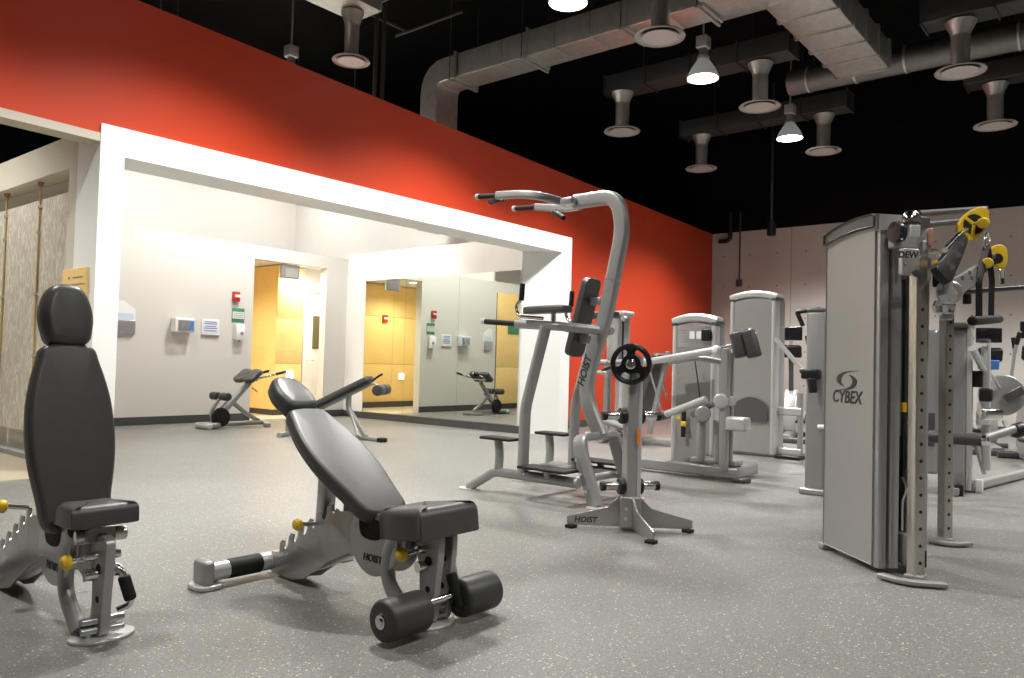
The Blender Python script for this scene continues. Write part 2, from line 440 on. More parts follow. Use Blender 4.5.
# baseboards of the alcove
struct('baseboard_alcove', wallbox((2.99, 11.385), (7.11, 11.385), 0, .12, .02, 1), M['base'])
struct('baseboard_alcove_corner', wallbox((8.56, 11.385), (9.03, 11.385), 0, .12, .02, 1), M['base'])
struct('baseboard_mirror', wallbox((9.015, 7.27), (9.015, 11.38), 0, .11, .02, -1), M['base'])
struct('baseboard_splay', wallbox((9.41, YP+.28), (9.012, 7.275), 0, .11, .02, -1), M['base'])

# mirror
mr = thing('wall_mirror_glass', 'tall frameless wall mirror reflecting the alcove and its yellow panels', 'mirror', (9.02, 9, .12))
for y0, y1 in ((7.30, 8.55), (8.553, 9.80), (9.803, 10.86)):
    build('mirror_sheet', MB().box((9.022, (y0+y1)/2, 1.285), (.012, y1-y0, 2.33)), M['mirror'], mr, True)

# corridor seen through the opening
def woodpanel(name, x0, x1, y, z0, z1, label, loc, seams=()):
    t = thing(name, label, 'wall panel', loc)
    xs = [x0]+list(seams)+[x1]
    mb = MB()
    for a, b in zip(xs[:-1], xs[1:]):
        zz = [z0, .95, 2.0, z1]
        for p, q in zip(zz[:-1], zz[1:]):
            mb.box(((a+b)/2, y+.012, (p+q)/2), (b-a-.008, .024, q-p-.006), bev=.002)
    build('wood_panel', mb, M['wood'], t, True)
    build('backing', MB().box(((x0+x1)/2, y+.035, (z0+z1)/2), (x1-x0, .02, z1-z0)), M['base'], t, True)
    return t
struct('wall_corridor', wallbox((5, 13.15), (12, 13.15), 0, 2.75, .1), M['paint'])
struct('wall_corridor_end', wallbox((5.3, 11.6), (5.3, 13.1), 0, 2.75, .1), M['paint'])
woodpanel('wood_wall_cladding', 5.4, 8.0, 13.08, .12, 2.7, 'maple wall cladding at the back of the corridor', (6.7, 13.08, .12), (6.35, 7.2))
struct('baseboard_corridor', wallbox((5.35, 13.06), (8.0, 13.06), 0, .12, .02), M['base'])
cb = thing('wood_cabinet', 'full height maple cupboard seen through the doorway', 'cupboard', (8.3, 12.5, 0))
build('carcass', MB().box((8.31, 12.55, 1.40), (.56, .86, 2.6)), M['wood'], cb, True)
build('plinth', MB().box((8.31, 12.55, .05), (.54, .84, .10)), M['base'], cb, True)
for z0, z1 in ((.12, .92), (.926, 1.75), (1.756, 2.69)):
    build('door_panel', MB().box((8.31, 12.11, (z0+z1)/2), (.55, .02, z1-z0), bev=.003), M['wood'], cb, True)
wl = thing('wall_light', 'small glowing square light low on the maple cupboard', 'light', (8.33, 12.095, .72))
build('housing', MB().box((8.33, 12.09, .72), (.17, .02, .17), bev=.004), M['white'], wl, True)
build('lit_face', MB().box((8.33, 12.077, .72), (.13, .008, .13)), M['glow'], wl, True)
wl = thing('wall_light', 'small glowing square light low on the maple cladding, reflected in the mirror', 'light', (6.09, 13.06, .66))
build('housing', MB().box((6.09, 13.065, .68), (.17, .03, .17), bev=.004), M['white'], wl, True)
build('lit_face', MB().box((6.09, 13.046, .68), (.13, .008, .13)), M['glow'], wl, True)
# white corridor door with a window
struct('wall_corridor_side', wallbox((8.62, 12.2), (10.5, 12.2), 0, 2.72, .1), M['paint'])
dr = MB(); dr.prism([(8.68, .01), (9.5, .01), (9.5, 2.28), (8.68, 2.28)], 0, .04, frame((0, 12.20, 0), (1, 0, 0), (0, 0, 1)))
dro = struct('door_1', dr, M['door'])
b_ = build('vision_panel', MB().box((8.98, 12.155, 1.53), (.26, .012, .62)), M['olive'], dro)
b_ = build('door_handle', MB().tube([(8.75, 12.16, 1.0), (8.75, 12.10, 1.0), (8.86, 12.10, 1.0)], .011, .01), M['chrome'], dro)
df = MB()
df.box((8.655, 12.15, 1.15), (.05, .05, 2.3)); df.box((9.1, 12.15, 2.32), (.94, .05, .06))
build('door_frame', df, M['paint'], dro)
# doorway head sign
es = thing('exit_sign', 'grey box sign hung under the doorway head of the alcove', 'sign', (7.84, 11.47, 2.64))
build('sign_box', MB().box((7.84, 11.47, 2.52), (.36, .05, .24), bev=.006), M['shroud'], es, True)
build('hanger', MB().cyl((7.72, 11.47, 2.63), (7.72, 11.47, 2.67), .01).cyl((7.96, 11.47, 2.63), (7.96, 11.47, 2.67), .01), M['alu'], es, True)
build('sign_face', MB().box((7.86, 11.442, 2.50), (.24, .004, .15)), M['alu'], es, True)
# wood panel on back wall (seen in the mirror)
woodpanel('wood_wall_panel', 3.5, 4.78, 11.36, .12, 2.63, 'tall maple panel on the alcove wall, seen only in the mirror', (4.14, 11.36, .12))
gs = thing('direction_sign', 'small green sign on the maple panel reflected in the mirror', 'sign', (4.20, 11.35, 1.81))
build('sign_plate', MB().box((4.20, 11.352, 1.81), (.42, .012, .2), bev=.003), M['green'], gs, True)
sp_ = thing('light_switch', 'white light switch on the maple panel reflected in the mirror', 'switch', (3.97, 11.35, .73))
build('switch_plate', MB().box((3.97, 11.352, .73), (.13, .012, .18), bev=.003), M['white'], sp_, True)
build('toggle', MB().box((3.97, 11.34, .75), (.05, .012, .05), bev=.003).box((3.97, 11.34, .69), (.05, .012, .04), bev=.003), M['darkcap'], sp_, True)
fa = thing('fire_pull_station', 'red fire pull station on the maple cladding reflected in the mirror', 'alarm', (6.62, 13.07, 1.95))
build('pull_box', MB().box((6.62, 13.055, 1.95), (.13, .05, .17), bev=.008), M['red'], fa, True)
build('pull_bar', MB().box((6.62, 13.022, 1.96), (.10, .016, .04), bev=.004), M['white'], fa, True)

# things on the alcove back wall
hd_ = thing('towel_dispenser', 'white wall box with a blue and grey printed front on the alcove wall', 'dispenser', (5.93, 11.4, 1.38))
build('casing', MB().box((5.89, 11.33, 1.49), (.31, .14, .22), bev=.015), M['white'], hd_, True)
build('print_panel', MB().box((5.905, 11.257, 1.485), (.25, .006, .16)), M['alu'], hd_, True)
build('blue_panel', MB().prism([(5.94, 1.42), (6.02, 1.42), (6.02, 1.55), (5.98, 1.55)], 0, .004, frame((0, 11.255, 0), (1, 0, 0), (0, 0, 1))), M['blue'], hd_, True)
build('artwork', MB().prism(spline([(5.80, 1.44), (5.84, 1.43), (5.89, 1.46), (5.90, 1.53), (5.85, 1.52), (5.82, 1.48)]), 0, .004, frame((0, 11.255, 0), (1, 0, 0), (0, 0, 1))), M['shroud'], hd_, True)
ps = thing('notice', 'white notice sheet with lines of print between dispenser box and green sign', 'notice', (6.37, 11.39, 1.36))
build('sheet', MB().box((6.37, 11.392, 1.49), (.30, .008, .25), bev=.002), M['white'], ps, True)
pl = MB()
for k, (w, z) in enumerate(((.20, 1.57), (.22, 1.54), (.18, 1.50), (.22, 1.47), (.20, 1.43))): pl.box((6.37, 11.386, z), (w, .003, .012))
build('print', pl, M['blue'], ps, True)
build('ledge', MB().box((6.37, 11.38, 1.36), (.29, .02, .018), bev=.003), M['shroud'], ps, True)
st = thing('fire_strobe', 'red and white fire alarm strobe high on the alcove wall beside the doorway', 'alarm', (6.78, 11.4, 1.93))
build('strobe_body', MB().box((6.78, 11.37, 2.0), (.12, .05, .16), bev=.008), M['red'], st, True)
build('strobe_lens', MB().box((6.79, 11.335, 2.01), (.08, .03, .045), bev=.008), M['white'], st, True)
gn = thing('safety_sign', 'green bordered sign under the red fire strobe on the alcove wall', 'sign', (6.84, 11.39, 1.6))
build('sign_plate', MB().box((6.84, 11.392, 1.705), (.22, .008, .23), bev=.002), M['green'], gn, True)
build('white_band', MB().box((6.84, 11.386, 1.705), (.20, .004, .11)), M['white'], gn, True)
pl = MB()
for z in (1.735, 1.705, 1.675): pl.box((6.84, 11.383, z), (.17, .003, .012))
build('print', pl, M['shroud'], gn, True)
sd_ = thing('soap_dispenser', 'white hand sanitiser dispenser under the green bordered sign', 'dispenser', (6.86, 11.4, 1.3))
build('casing', MB().prism([(0, 1.32), (.09, 1.30), (.11, 1.36), (.11, 1.50), (.08, 1.56), (0, 1.57)], -.075, .075, frame((6.84, 11.4, 0), (0, -1, 0), (0, 0, 1)), bev=.012), M['white'], sd_, True)
build('window', MB().cyl((6.86, 11.292, 1.41), (6.86, 11.284, 1.41), .03), M['shroud'], sd_, True)
build('nozzle', MB().cyl((6.84, 11.33, 1.32), (6.84, 11.33, 1.28), .012), M['darkcap'], sd_, True)
ph = thing('leaflet_holder', 'clear leaflet holder with white and blue sheets beside the white post', 'holder', (5.07, 11.39, 1.33))
build('back_sheet', MB().prism([(4.92, 1.32), (5.20, 1.32), (5.20, 1.68), (5.03, 1.80), (4.92, 1.80)], 0, .01, frame((0, 11.40, 0), (1, 0, 0), (0, 0, 1))), M['white'], ph, True)
build('pocket', MB().box((5.06, 11.372, 1.42), (.26, .03, .2), bev=.004), M['alu'], ph, True)
build('leaflets', MB().box((5.06, 11.385, 1.52), (.22, .012, .2)), mat('pale_blue_sheet', (.55, .65, .75), .5), ph, True)

# lobby screen: hanging resin panels, cables, plaque
for k, (y0, y1, w) in enumerate(((7.50, 8.38, 'beside the white post'), (8.41, 9.30, 'second from the white post'), (9.33, 10.3, 'third from the white post'), (10.33, 11.3, 'farthest from the white post'))):
    t = thing('resin_screen', 'translucent screen panel of pressed grass, '+w, 'screen', (2.87, (y0+y1)/2, .28), group='hanging screen panels')
    build('panel', MB().box((2.87, (y0+y1)/2, 1.39), (.018, y1-y0, 2.26)), M['resin'], t, True)
    for yy in (y1,):
        build('cable', MB().cyl((2.848, yy-.035, .1), (2.848, yy-.035, 2.69), .009), M['brass'], t, True)
        for z in (.45, 1.0, 1.6, 2.2, 2.45):
            build('standoff', MB().cyl((2.835, yy-.035, z), (2.862, yy-.035, z), .018), M['chrome'], t, True)
        build('ceiling_mount', MB().lathe((2.848, yy-.035, 2.64), [(.006, 0), (.02, .01), (.03, .05)]), M['copper'], t, True)
pq = thing('wood_plaque', 'pale wooden plaque with small engraved lines behind the upright bench headrest', 'plaque', (2.765, 7.2, 1.0))
build('board', MB().box((2.758, 7.20, 1.40), (.024, .50, .74), bev=.004), M['wood'], pq, True)
pl = MB(); pl.cyl((2.745, 7.30, 1.69), (2.742, 7.30, 1.69), .012)
for z, w in ((1.69, .2), (1.63, .28)): pl.box((2.744, 7.12, z), (.003, w, .008))
build('engraving', pl, M['shroud'], pq, True)


# ------------------------------------------------------------------ ceiling: ducts, diffusers, lamps
def diffuser(x, y, z, duct, label, boot=0):
    t = thing('air_vent', label, 'vent', (x, y, z), group=None)
    build('drop_pipe', MB().rcyl((x, y, z+.02), (x, y, z+.50), .115, .004), M['duct'], t, True)
    build('boot', MB().rings([[V(x+a*s, y+b*s2, z+h) for a, b in circ(1, 16)] for s, s2, h in ((.115, .115, .48), (.125, .125, .52), (.19, .19, .665))]), M['duct'], t, True)
    build('rim', MB().lathe((x, y, z), [(.30, .0), (.305, .012), (.29, .03), (.13, .045), (.12, .045), (.22, .012), (.235, 0.)], 32, caps=False), M['diff'], t, True)
    build('throat', MB().lathe((x, y, z), [(.232, .018), (.232, .022), (.05, .024)], 32), M['hole'], t, True)
    build('disc', MB().lathe((x, y, z), [(.05, -.002), (.205, .0), (.212, .005), (.2, .012), (.04, .016)], 32), M['diff'], t, True)
    return t
def boxduct(name, x, y0, y1, z, w, h, label, m='ductdark', seams=4):
    t = thing(name, label, 'duct', (x, (y0+y1)/2, z))
    build('duct_body', MB().box((x, (y0+y1)/2, z+h/2), (w, y1-y0, h), bev=.01), M[m], t, True)
    for k in range(seams+1):
        yy = y0+(y1-y0)*k/seams
        build('flange', MB().bar([(x-w/2-.012, yy, z-.012), (x+w/2+.012, yy, z-.012), (x+w/2+.012, yy, z+h+.012), (x-w/2-.012, yy, z+h+.012)], .035, .02, closed=True, up=(0, 1, 0)), M['duct'] if m != 'ductdark' else M[m], t, True)
    for k in (0, 1):
        yy = y0+(y1-y0)*(.2+.6*k)
        build('hanger', MB().cyl((x, yy, z+h), (x, yy, 7.0), .008), M['ductdark'], t, True)
    return t
Y1, Y2, Y3 = 4.55, 6.9, 1.92
boxduct('branch_duct', 11.25, 4.05, 7.2, 5.69, .42, .30, 'long dark branch duct carrying the two round vents behind the first lit lamp')
boxduct('branch_duct', 14.2, 4.1, 7.3, 5.69, .42, .30, 'dark branch duct above the two smallest vents near the red wall corner')
boxduct('branch_duct', 11.4, -1.0, 2.35, 5.69, .42, .30, 'dark branch duct over the larger vent above the cable machine')
boxduct('branch_duct', 14.2, -1.0, 2.3, 5.69, .42, .30, 'dark branch duct over the smaller vent above the grey concrete wall')
bd_ = thing('branch_duct', 'short galvanised duct over the vent above the red wall', 'duct', (5.6, 8.2, 5.69))
build('duct_body', MB().box((5.5, 8.2, 5.86), (2.4, .56, .34), bev=.01), M['duct'], bd_, True)
for xx in (4.35, 5.4, 6.68): build('flange', MB().bar([(xx, 7.91, 5.70), (xx, 8.49, 5.70), (xx, 8.49, 6.02), (xx, 7.91, 6.02)], .035, .02, closed=True, up=(1, 0, 0)), M['duct'], bd_, True)
for xx in (4.9, 6.2): build('hanger', MB().cyl((xx, 8.2, 6.03), (xx, 8.2, 7.0), .008), M['ductdark'], bd_, True)
for x, y, l in ((11.15, Y2, 'round ceiling vent on the end of the branch duct, close to the elbow duct'), (11.25, Y1, 'round ceiling vent between the two lit bell lamps'),
                (14.15, Y2, 'smallest round ceiling vent, just over the red wall corner'), (14.2, Y1, 'round ceiling vent beside the smaller lit bell lamp'),
                (11.4, Y3, 'larger of the two round vents above the cable machine'), (14.2, 1.9, 'smaller of the two round vents above the cable machine'),
                (6.45, 8.22, 'round ceiling vent hanging past the top of the red wall'), (8.16, Y1, 'largest round ceiling vent, under the shiny main duct')):
    dv_ = diffuser(x, y, 5.0, None, l)
    if y > 8: dv_.scale = (.82, .82, 1)
# main duct: comes down behind the red wall, elbows, runs over the gym and turns
md = thing('main_duct', 'shiny galvanised main duct with an elbow rising from behind the red wall', 'duct', (8.6, 6, 5.6))
X0 = 9.05
prof = rrect(.52, .38, .012, 1)
path = [(X0, 9.17, 3.2), (X0, 9.17, 5.77), (X0, 8.5, 5.77)]
build('drop_elbow', MB().sweep(path, prof, up=(0, 1, 0), fil=.55), M['duct'], md, True, smooth=20)
ys = [8.55, 7.6, 6.6, 6.0, 5.4, 4.8, 4.3]
for a, b in zip(ys[:-1], ys[1:]):
    build('duct_section', MB().box((X0, (a+b)/2, 5.77), (.52, a-b-.012, .38), bev=.008), M['duct'], md, True)
for yy in (8.57, 7.1, 5.4, 4.3):
    build('flange', MB().bar([(X0-.28, yy, 5.56), (X0+.28, yy, 5.56), (X0+.28, yy, 5.98), (X0-.28, yy, 5.98)], .05, .03, closed=True, up=(0, 1, 0)), M['duct'], md, True)
    build('support_angle', MB().bar([(X0-.34, yy+.06, 5.54), (X0+.34, yy+.06, 5.54)], .04, .04), M['duct'], md, True)
    for sx in (-.32, .32): build('hanger_rod', MB().cyl((X0+sx, yy+.06, 5.54), (X0+sx, yy+.06, 7.0), .008), M['ductdark'], md, True)
# horizontal turn to the far side
pr = rrect(.74, .42, .02, 2)
build('turning_section', MB().sweep([(X0, 4.32, 5.80), (X0, 3.38, 5.80), (9.9, 3.38, 5.80)], pr, fil=.62), M['duct'], md, True, smooth=25)
for a, b in ((9.88, 10.5), (10.5, 11.1), (11.1, 11.7), (11.7, 12.3)):
    build('duct_section', MB().sweep([(a, 3.38, 5.80), (b-.012, 3.38, 5.80)], pr), M['duct'], md, True)
for a in (9.88, 10.5, 11.1, 11.7, 12.3):
    build('flange', MB().sweep([(a-.02, 3.38, 5.80), (a+.02, 3.38, 5.80)], rrect(.80, .47, .03, 2)), M['duct'], md, True)
sp_d = thing('spiral_pipe', 'round spiral duct pipe crossing behind the turned main duct', 'duct', (12.45, 3, 5.75))
build('pipe', MB().cyl((12.62, -2.5, 5.78), (12.62, 4.6, 5.78), .20, n=24), M['ductmid'], sp_d, True)
for k in range(10):
    yy = -2.2+k*.72
    build('pipe_band', MB().lathe((12.62, yy, 5.78), [(.2, -.02), (.212, -.015), (.212, .015), (.2, .02)], 24, axis=(0, 1, 0)), M['duct'], sp_d, True)
for yy in (-1, 2, 4.4): build('hanger_rod', MB().cyl((12.62, yy, 5.98), (12.62, yy, 7), .008), M['ductdark'], sp_d, True)
# dim conduits near the ceiling
tr = thing('strut_trapeze', 'dim steel strut frame hung from the dark ceiling near the red wall', 'support frame', (7.6, 8.6, 6.1))
build('strut', MB().bar([(7.0, 9.0, 6.05), (7.0, 7.4, 6.05)], .04, .04), M['ductdark'], tr, True)
build('strut', MB().bar([(7.9, 9.0, 6.05), (7.9, 7.6, 6.05)], .04, .04), M['ductdark'], tr, True)
build('strut', MB().bar([(7.0, 8.8, 6.09), (7.9, 8.8, 6.09)], .04, .04), M['ductdark'], tr, True)
for x in (7.35, 7.5): build('conduit', MB().cyl((x, 8.8, 4.0), (x, 8.8, 7.0), .03), M['ductdark'], tr, True)

def pendant(x, y, z, label, watts=0, vis=True):
    t = thing('pendant_light', label, 'lamp', (x, y, z))
    build('lens', MB().lathe((x, y, z), [(.205, .0), (.19, -.006), (.10, -.012), (.0005, -.014)], 32, caps=False).lathe((x, y, z), [(.205, .0), (.0005, .001)], 32, caps=False), M['lens'], t, True)
    build('reflector', MB().lathe((x, y, z), [(.218, -.012), (.222, .0), (.205, .05), (.165, .13), (.115, .205), (.085, .25), (.078, .26), (.07, .26), (.105, .205), (.155, .13), (.195, .05), (.212, -.012)], 32, caps=False), M['bell'], t, True)
    build('socket', MB().lathe((x, y, z), [(.078, .255), (.085, .27), (.085, .30), (.06, .33), (.06, .41), (.07, .42)], 20), M['alu'], t, True)
    build('ballast_box', MB().box((x, y, z+.50), (.16, .16, .17), bev=.012), M['cap'], t, True)
    build('stem', MB().cyl((x, y, z+.58), (x, y, 7.0), .014), M['duct'], t, True)
    if watts:
        ld = bpy.data.lights.new('lamp_glow', 'SPOT'); ld.energy = watts; ld.spot_size = R(122); ld.spot_blend = .5
        ld.shadow_soft_size = .19; ld.color = (1, .985, .945)
        lo = bpy.data.objects.new('lamp_glow', ld); COL.objects.link(lo); lo.parent = t; lo.location = (0, 0, -.03)
    return t
W = 1150
pendant(6.93, 5.03, 5.1, 'bell pendant lamp cut off by the top edge of the picture above the main duct', W)
pendant(9.9, 4.83, 5.1, 'larger lit bell pendant lamp hanging from a thin stem below the main duct', W)
pendant(13.37, 4.86, 5.1, 'smaller lit bell pendant lamp, farther along the row by the small vents', W*1.35)
pendant(6.65, 9.89, 5.1, 'bell pendant lamp mostly hidden behind the top edge of the red wall', W*.75)
pendant(3.75, 4.6, 5.1, 'bell pendant lamp above the space between the reclined bench and the white portal', W*1.25)
pendant(.6, 4.6, 5.1, 'bell pendant lamp above the upright bench and the lobby step', W*.7)
for x, k in ((.6, .45), (3.75, .45), (6.9, .6), (10.0, 1.1), (13.4, 1.6)): pendant(x, -.9, 5.1, 'unseen bell pendant lamp added in the row beyond the cable trainer, away from the red wall', W*k)['group'] = 'added pendant lamps of the second row'  # unseen row, added to light the near end of the room
pendant(.9, 9.3, 4.6, 'added bell pendant lamp over the lobby, outside the picture', W*.7)  # unseen lamp added to light the lobby and its screens
# lamps added to light the alcove, its upper walls and the corridor
for x, y, l in ((6.2, 12.5, 'added white globe lamp above the corridor ceiling, nearer the upright bench'), (8.5, 12.4, 'added white globe lamp above the corridor ceiling, nearer the mirror wall'), (4.4, 9.3, 'added white globe lamp in the alcove nearer the white post'), (7.3, 9.2, 'white globe lamp in the alcove nearer the mirror')):
    z = 4.25 if y < 10 else 4.75
    t = thing('added_globe_lamp', l, 'lamp', (x, y, z))
    build('globe', MB().lathe((x, y, z), [(.16*math.sin(PI*k/12)+.0004, -.16*math.cos(PI*k/12)) for k in range(13)], 24), M['globe'] if y < 10 else M['globe_dim'], t, True)
    build('dome_shade', MB().lathe((x, y, z), [(.30*math.cos(R(a)), -.02+.22*math.sin(R(a))) for a in (0, 15, 30, 45, 60, 75, 88)]+[(.285*math.cos(R(a)), -.02+.21*math.sin(R(a))) for a in (88, 75, 60, 45, 30, 15, 0)], 28, caps=False), M['white'], t, True)  # opaque dome added to keep the globe's light off the ducts
    build('collar', MB().cyl((x, y, z+.19), (x, y, z+.21), .05), M['alu'], t, True)
    build('stem', MB().cyl((x, y, z+.21), (x, y, 7.0), .008), M['ductdark'], t, True)
def downlight(x, y, z, watts, label, col=(1, .93, .80)):
    t = thing('downlight', label, 'lamp', (x, y, z))
    build('trim_ring', MB().lathe((x, y, z), [(.10, 0), (.12, -.004), (.12, -.012), (.09, -.012), (.085, 0)], 24, caps=False), M['white'], t, True)
    build('lens', MB().lathe((x, y, z), [(.088, -.004), (.0005, -.005)], 24, caps=False), M['lens'], t, True)
    ld = bpy.data.lights.new('lamp_glow', 'SPOT'); ld.energy = watts; ld.spot_size = R(150); ld.spot_blend = .6; ld.shadow_soft_size = .08; ld.color = col
    lo = bpy.data.objects.new('lamp_glow', ld); COL.objects.link(lo); lo.parent = t; lo.location = (0, 0, -.03)
for x, y, l in ((6.6, 12.2, 'recessed corridor downlight added before the maple cladding'), (8.4, 11.85, 'recessed corridor downlight added before the maple cupboard'), (9.6, 12.0, 'recessed corridor downlight added before the white door')):
    downlight(x, y, 2.72, 175, l)  # downlights added to brighten the corridor

# wall pipe details on the concrete wall
p1 = thing('wall_conduit', 'dark conduit ending in a small box on the grey concrete wall', 'conduit', (16.68, 7.1, 2.9))
build('pipe', MB().cyl((16.67, 7.15, 3.05), (16.67, 7.15, 4.6), .018), M['darkcap'], p1, True)
build('junction_box', MB().box((16.66, 7.15, 2.98), (.07, .13, .16), bev=.01), M['darkcap'], p1, True)
p1 = thing('roof_drain', 'short black elbow pipe under the black paint line of the grey wall', 'pipe', (16.6, 7.5, 4.0))
build('pipe_elbow', MB().tube([(16.6, 7.35, 4.6), (16.6, 7.35, 3.95), (16.6, 7.62, 3.95)], .05, .12), M['black'], p1, True)
p1 = thing('wall_speaker', 'small black speaker hung on a pole before the grey wall', 'speaker', (15.6, 6.0, 4.0))
build('pole', MB().cyl((15.6, 6.02, 4.1), (15.6, 6.02, 7), .025), M['ductdark'], p1, True)
build('speaker_body', MB().rcyl((15.6, 6.02, 3.8), (15.6, 6.02, 4.12), .09, .03), M['black'], p1, True)

# ------------------------------------------------------------------ adjustable benches
# local frame: front foot at the origin, the bench runs back along +y, x across
def adjustable_bench(name, label, loc, ang, rollers, group, yaw=0.):
    t = thing(name, label, 'weight bench', loc, yaw, group)
    HZ, HY = .375, .24          # hinge of the pads
    # spine: toothed steel plates and a box tube
    def spine(x, th):
        teeth = []
        o = [(.10, .28), (.20, .20), (.34, .19), (.46, .21), (.60, .15), (.78, .035), (.88, .012), (1.05, .02)]
        top = [(1.05, .115), (.99, .12)]
        y, z = .99, .125
        for k in range(6):
            a, b = .985-k*.072, .135+k*.044
            top += [(a, b), (a-.002, b+.030), (a-.022, b+.050), (a-.040, b+.046), (a-.036, b+.018), (a-.050, b+.008), (a-.064, b+.022)]
        top += [(.48, .385), (.42, .40), (.30, .40), (.18, .385), (.10, .37)]
        return MB().prism(o+top, x-th/2, x+th/2, frame((0, 0, 0), (0, 1, 0), (0, 0, 1)), bev=.0015)
    for s in (-1, 1): build('ladder_plate', spine(s*.045, .009), M['plate'], t)
    build('spine_tube', MB().bar([(0, .16, .30), (0, .42, .26), (0, .80, .085), (0, 1.05, .065)], .075, .08, .12), M['silver'], t)
    # round side discs with cut-out and name
    for s in (-1, 1):
        oc = [(.28+.150*math.cos(R(a)), .30+.150*math.sin(R(a))) for a in range(130, 410, 12)] + [(.43, .41), (.20, .41)]
        m = frame((0, 0, 0), (0, 1, 0), (0, 0, 1))
        pl = build('side_plate', MB().prism(oc, s*.062-.005, s*.062+.005, m, bev=.0015), M['plate'], t)
        build('cut_out', MB().prism(spline([(.24, .305), (.35, .305), (.37, .375), (.31, .385), (.22, .375)], 4), s*.0655-.003, s*.0655+.003, m), M['hole'], pl)
        tm = Matrix.Translation((s*.0685, .28, .222)) @ (Matrix(((0, 0, -1), (-1, 0, 0), (0, 1, 0))) if s < 0 else Matrix(((0, 0, 1), (1, 0, 0), (0, 1, 0)))).to_4x4()
        build('maker_name', MB().text('HOIST', tm, .042, .002, .2, bold=.001), M['ink'], pl)
    # rear cross foot with grip sleeve
    build('rear_bar', MB().rcyl((-.36, 1.07, .066), (.36, 1.07, .066), .043, .006), M['cap'], t)
    gp = build('grip_sleeve', MB().rcyl((-.27, 1.07, .066), (-.10, 1.07, .066), .0445, .004), M['rubber'], t)
    for s in (-1, 1):
        f = build('rear_foot', MB().prism(rrect(.13, .15, .05), 0, .022, Matrix.Translation((s*.37, 1.07, 0)), bev=.008), M['cap'], t)
        build('end_cap', MB().box((s*.38, 1.07, .072), (.055, .115, .115), bev=.02), M['silver'], t)
    # front leg: bowed tube, drilled plate, cross tubes
    m = frame((0, 0, 0), (0, 1, 0), (0, 0, 1))
    build('bowed_leg', MB().sweep([(-.05, .13, .37), (-.05, .20, .26), (-.05, .20, .14), (-.05, .06, .02)], circ(.027, 14, .034), fil=.10), M['silver'], t)
    for x, th in ((.0, .018), (.075, .014)):
        if x > .05 and not rollers: continue
        leg = [(.07, .37), (-.045, .37), (-.06, .30), (-.045, .17), (-.03, .02), (.05, .02), (.045, .12), (.05, .22), (.075, .31)]
        lp = build('leg_plate', MB().prism(spline(leg, 4), x-th, x+th, m, bev=.004), M['silver'], t)
        for z, r_ in ((.145, .013), (.255, .020)): build('plate_hole', MB().cyl((x-th-.0012, -.005, z), (x-th+.004, -.005, z), r_), M['hole'], lp)
    for y, z, r_ in ((.0, .30, .016), (-.005, .235, .022), (.02, .05, .018)):
        build('cross_tube', MB().cyl((-.06, y+.02, z), (.085 if rollers else .06, y, z), r_), M['chrome'], t)
    build('pivot_tube', MB().rcyl((-.075, .07, .365), (.10, .05, .365), .027, .004), M['holed'], t)
    build('front_foot', MB().prism([(a*.115+.01, b*.085+.01) for a, b in circ(1, 28)], 0, .012, bev=.004), M['cap'], t)
    for z in (.035, .07): build('foot_rung', MB().rcyl((-.07, .0, z), (.075, -.02, z), .014, .004), M['alu'], t)
    # yellow pull pins
    for (p, q) in (((-.03, .06, .29), (-.085, .06, .285)), ((-.05, .70, .30), (-.12, .71, .305)) if ang < 1 else ((-.05, .60, .40), (-.12, .62, .41))):
        pp = build('pull_pin', MB().cyl(p, q, .010), M['chrome'], t)
        build('knob', MB().lathe(q, [(.014, .0), (.026, -.008), (.028, -.022), (.020, -.036), (.008, -.040)], 16, axis=Vector(p)-Vector(q)), M['yellow'], pp)
    pp = build('locking_lever', MB().cyl((.05, .70, .30), (.15, .68, .32), .016), M['yellow'], t)
    # seat
    sr = R(8 if rollers else 3); kd = 1.12 if rollers else .84; th_ = .122 if rollers else .078
    sa = V(0, -math.cos(sr), math.sin(sr)); m = frame((.01 if rollers else -.025, HY-(.075 if rollers else .045), HZ-(.045 if rollers else -.03)), (-1, 0, 0), tuple(sa))
    # frame gives z = x cross y = up-ish
    so = spline([(-.105, 0), (.105, 0), (.125, .03), (.138, .12), (.138, .215), (.12, .245), (-.12, .245), (-.138, .215), (-.138, .12), (-.125, .03)], 4)
    so = [v*kd for v in so]
    build('seat', MB().pad(so, th_, m if rollers else m @ Matrix.Translation((-.015, .03, 0)), .042 if rollers else .03, .006), M['vinyl'], t)
    build('seat_carrier', MB().bar([(0, HY+.02, HZ-.045), (0, HY-.22, HZ+.0)], .10, .05), M['silver'], t)
    # back frame, pad and headrest
    bd = V(0, math.cos(ang), math.sin(ang)); nrm = V(0, -math.sin(ang), math.cos(ang))
    hp = V(0, HY+.07, HZ-.03)
    m = frame(hp+nrm*.03, (1, 0, 0), tuple(bd))
    bo = spline([(s*x*.90, y) for s, q in ((1, 1), (-1, -1)) for x, y in ([(.105, .0), (.150, .14), (.178, .32), (.170, .50), (.130, .655), (.088, .73)][::q])], 5)
    build('back_pad', MB().pad(bo, .065, m, .022, .008), M['vinyl'], t)
    ho = spline([(-.062, .735), (.062, .735), (.092, .80), (.094, .88), (.062, .965), (0, .985), (-.062, .965), (-.094, .88), (-.092, .80)], 5)
    build('headrest', MB().pad(ho, .085, m, .035, .004), M['vinyl'], t)
    build('back_frame', MB().bar([hp-bd*.02, hp+bd*.45, hp+bd*.90], .06, .045, up=tuple(nrm)), M['silver'], t)
    for s in (-1, 1): build('pad_stay', MB().bar([hp+V(s*.035, 0, 0), hp+bd*.3+V(s*.055, 0, 0)+nrm*.015, hp+bd*.6+V(s*.04, 0, 0)+nrm*.015], .02, .012, up=(1, 0, 0)), M['silver'], t)
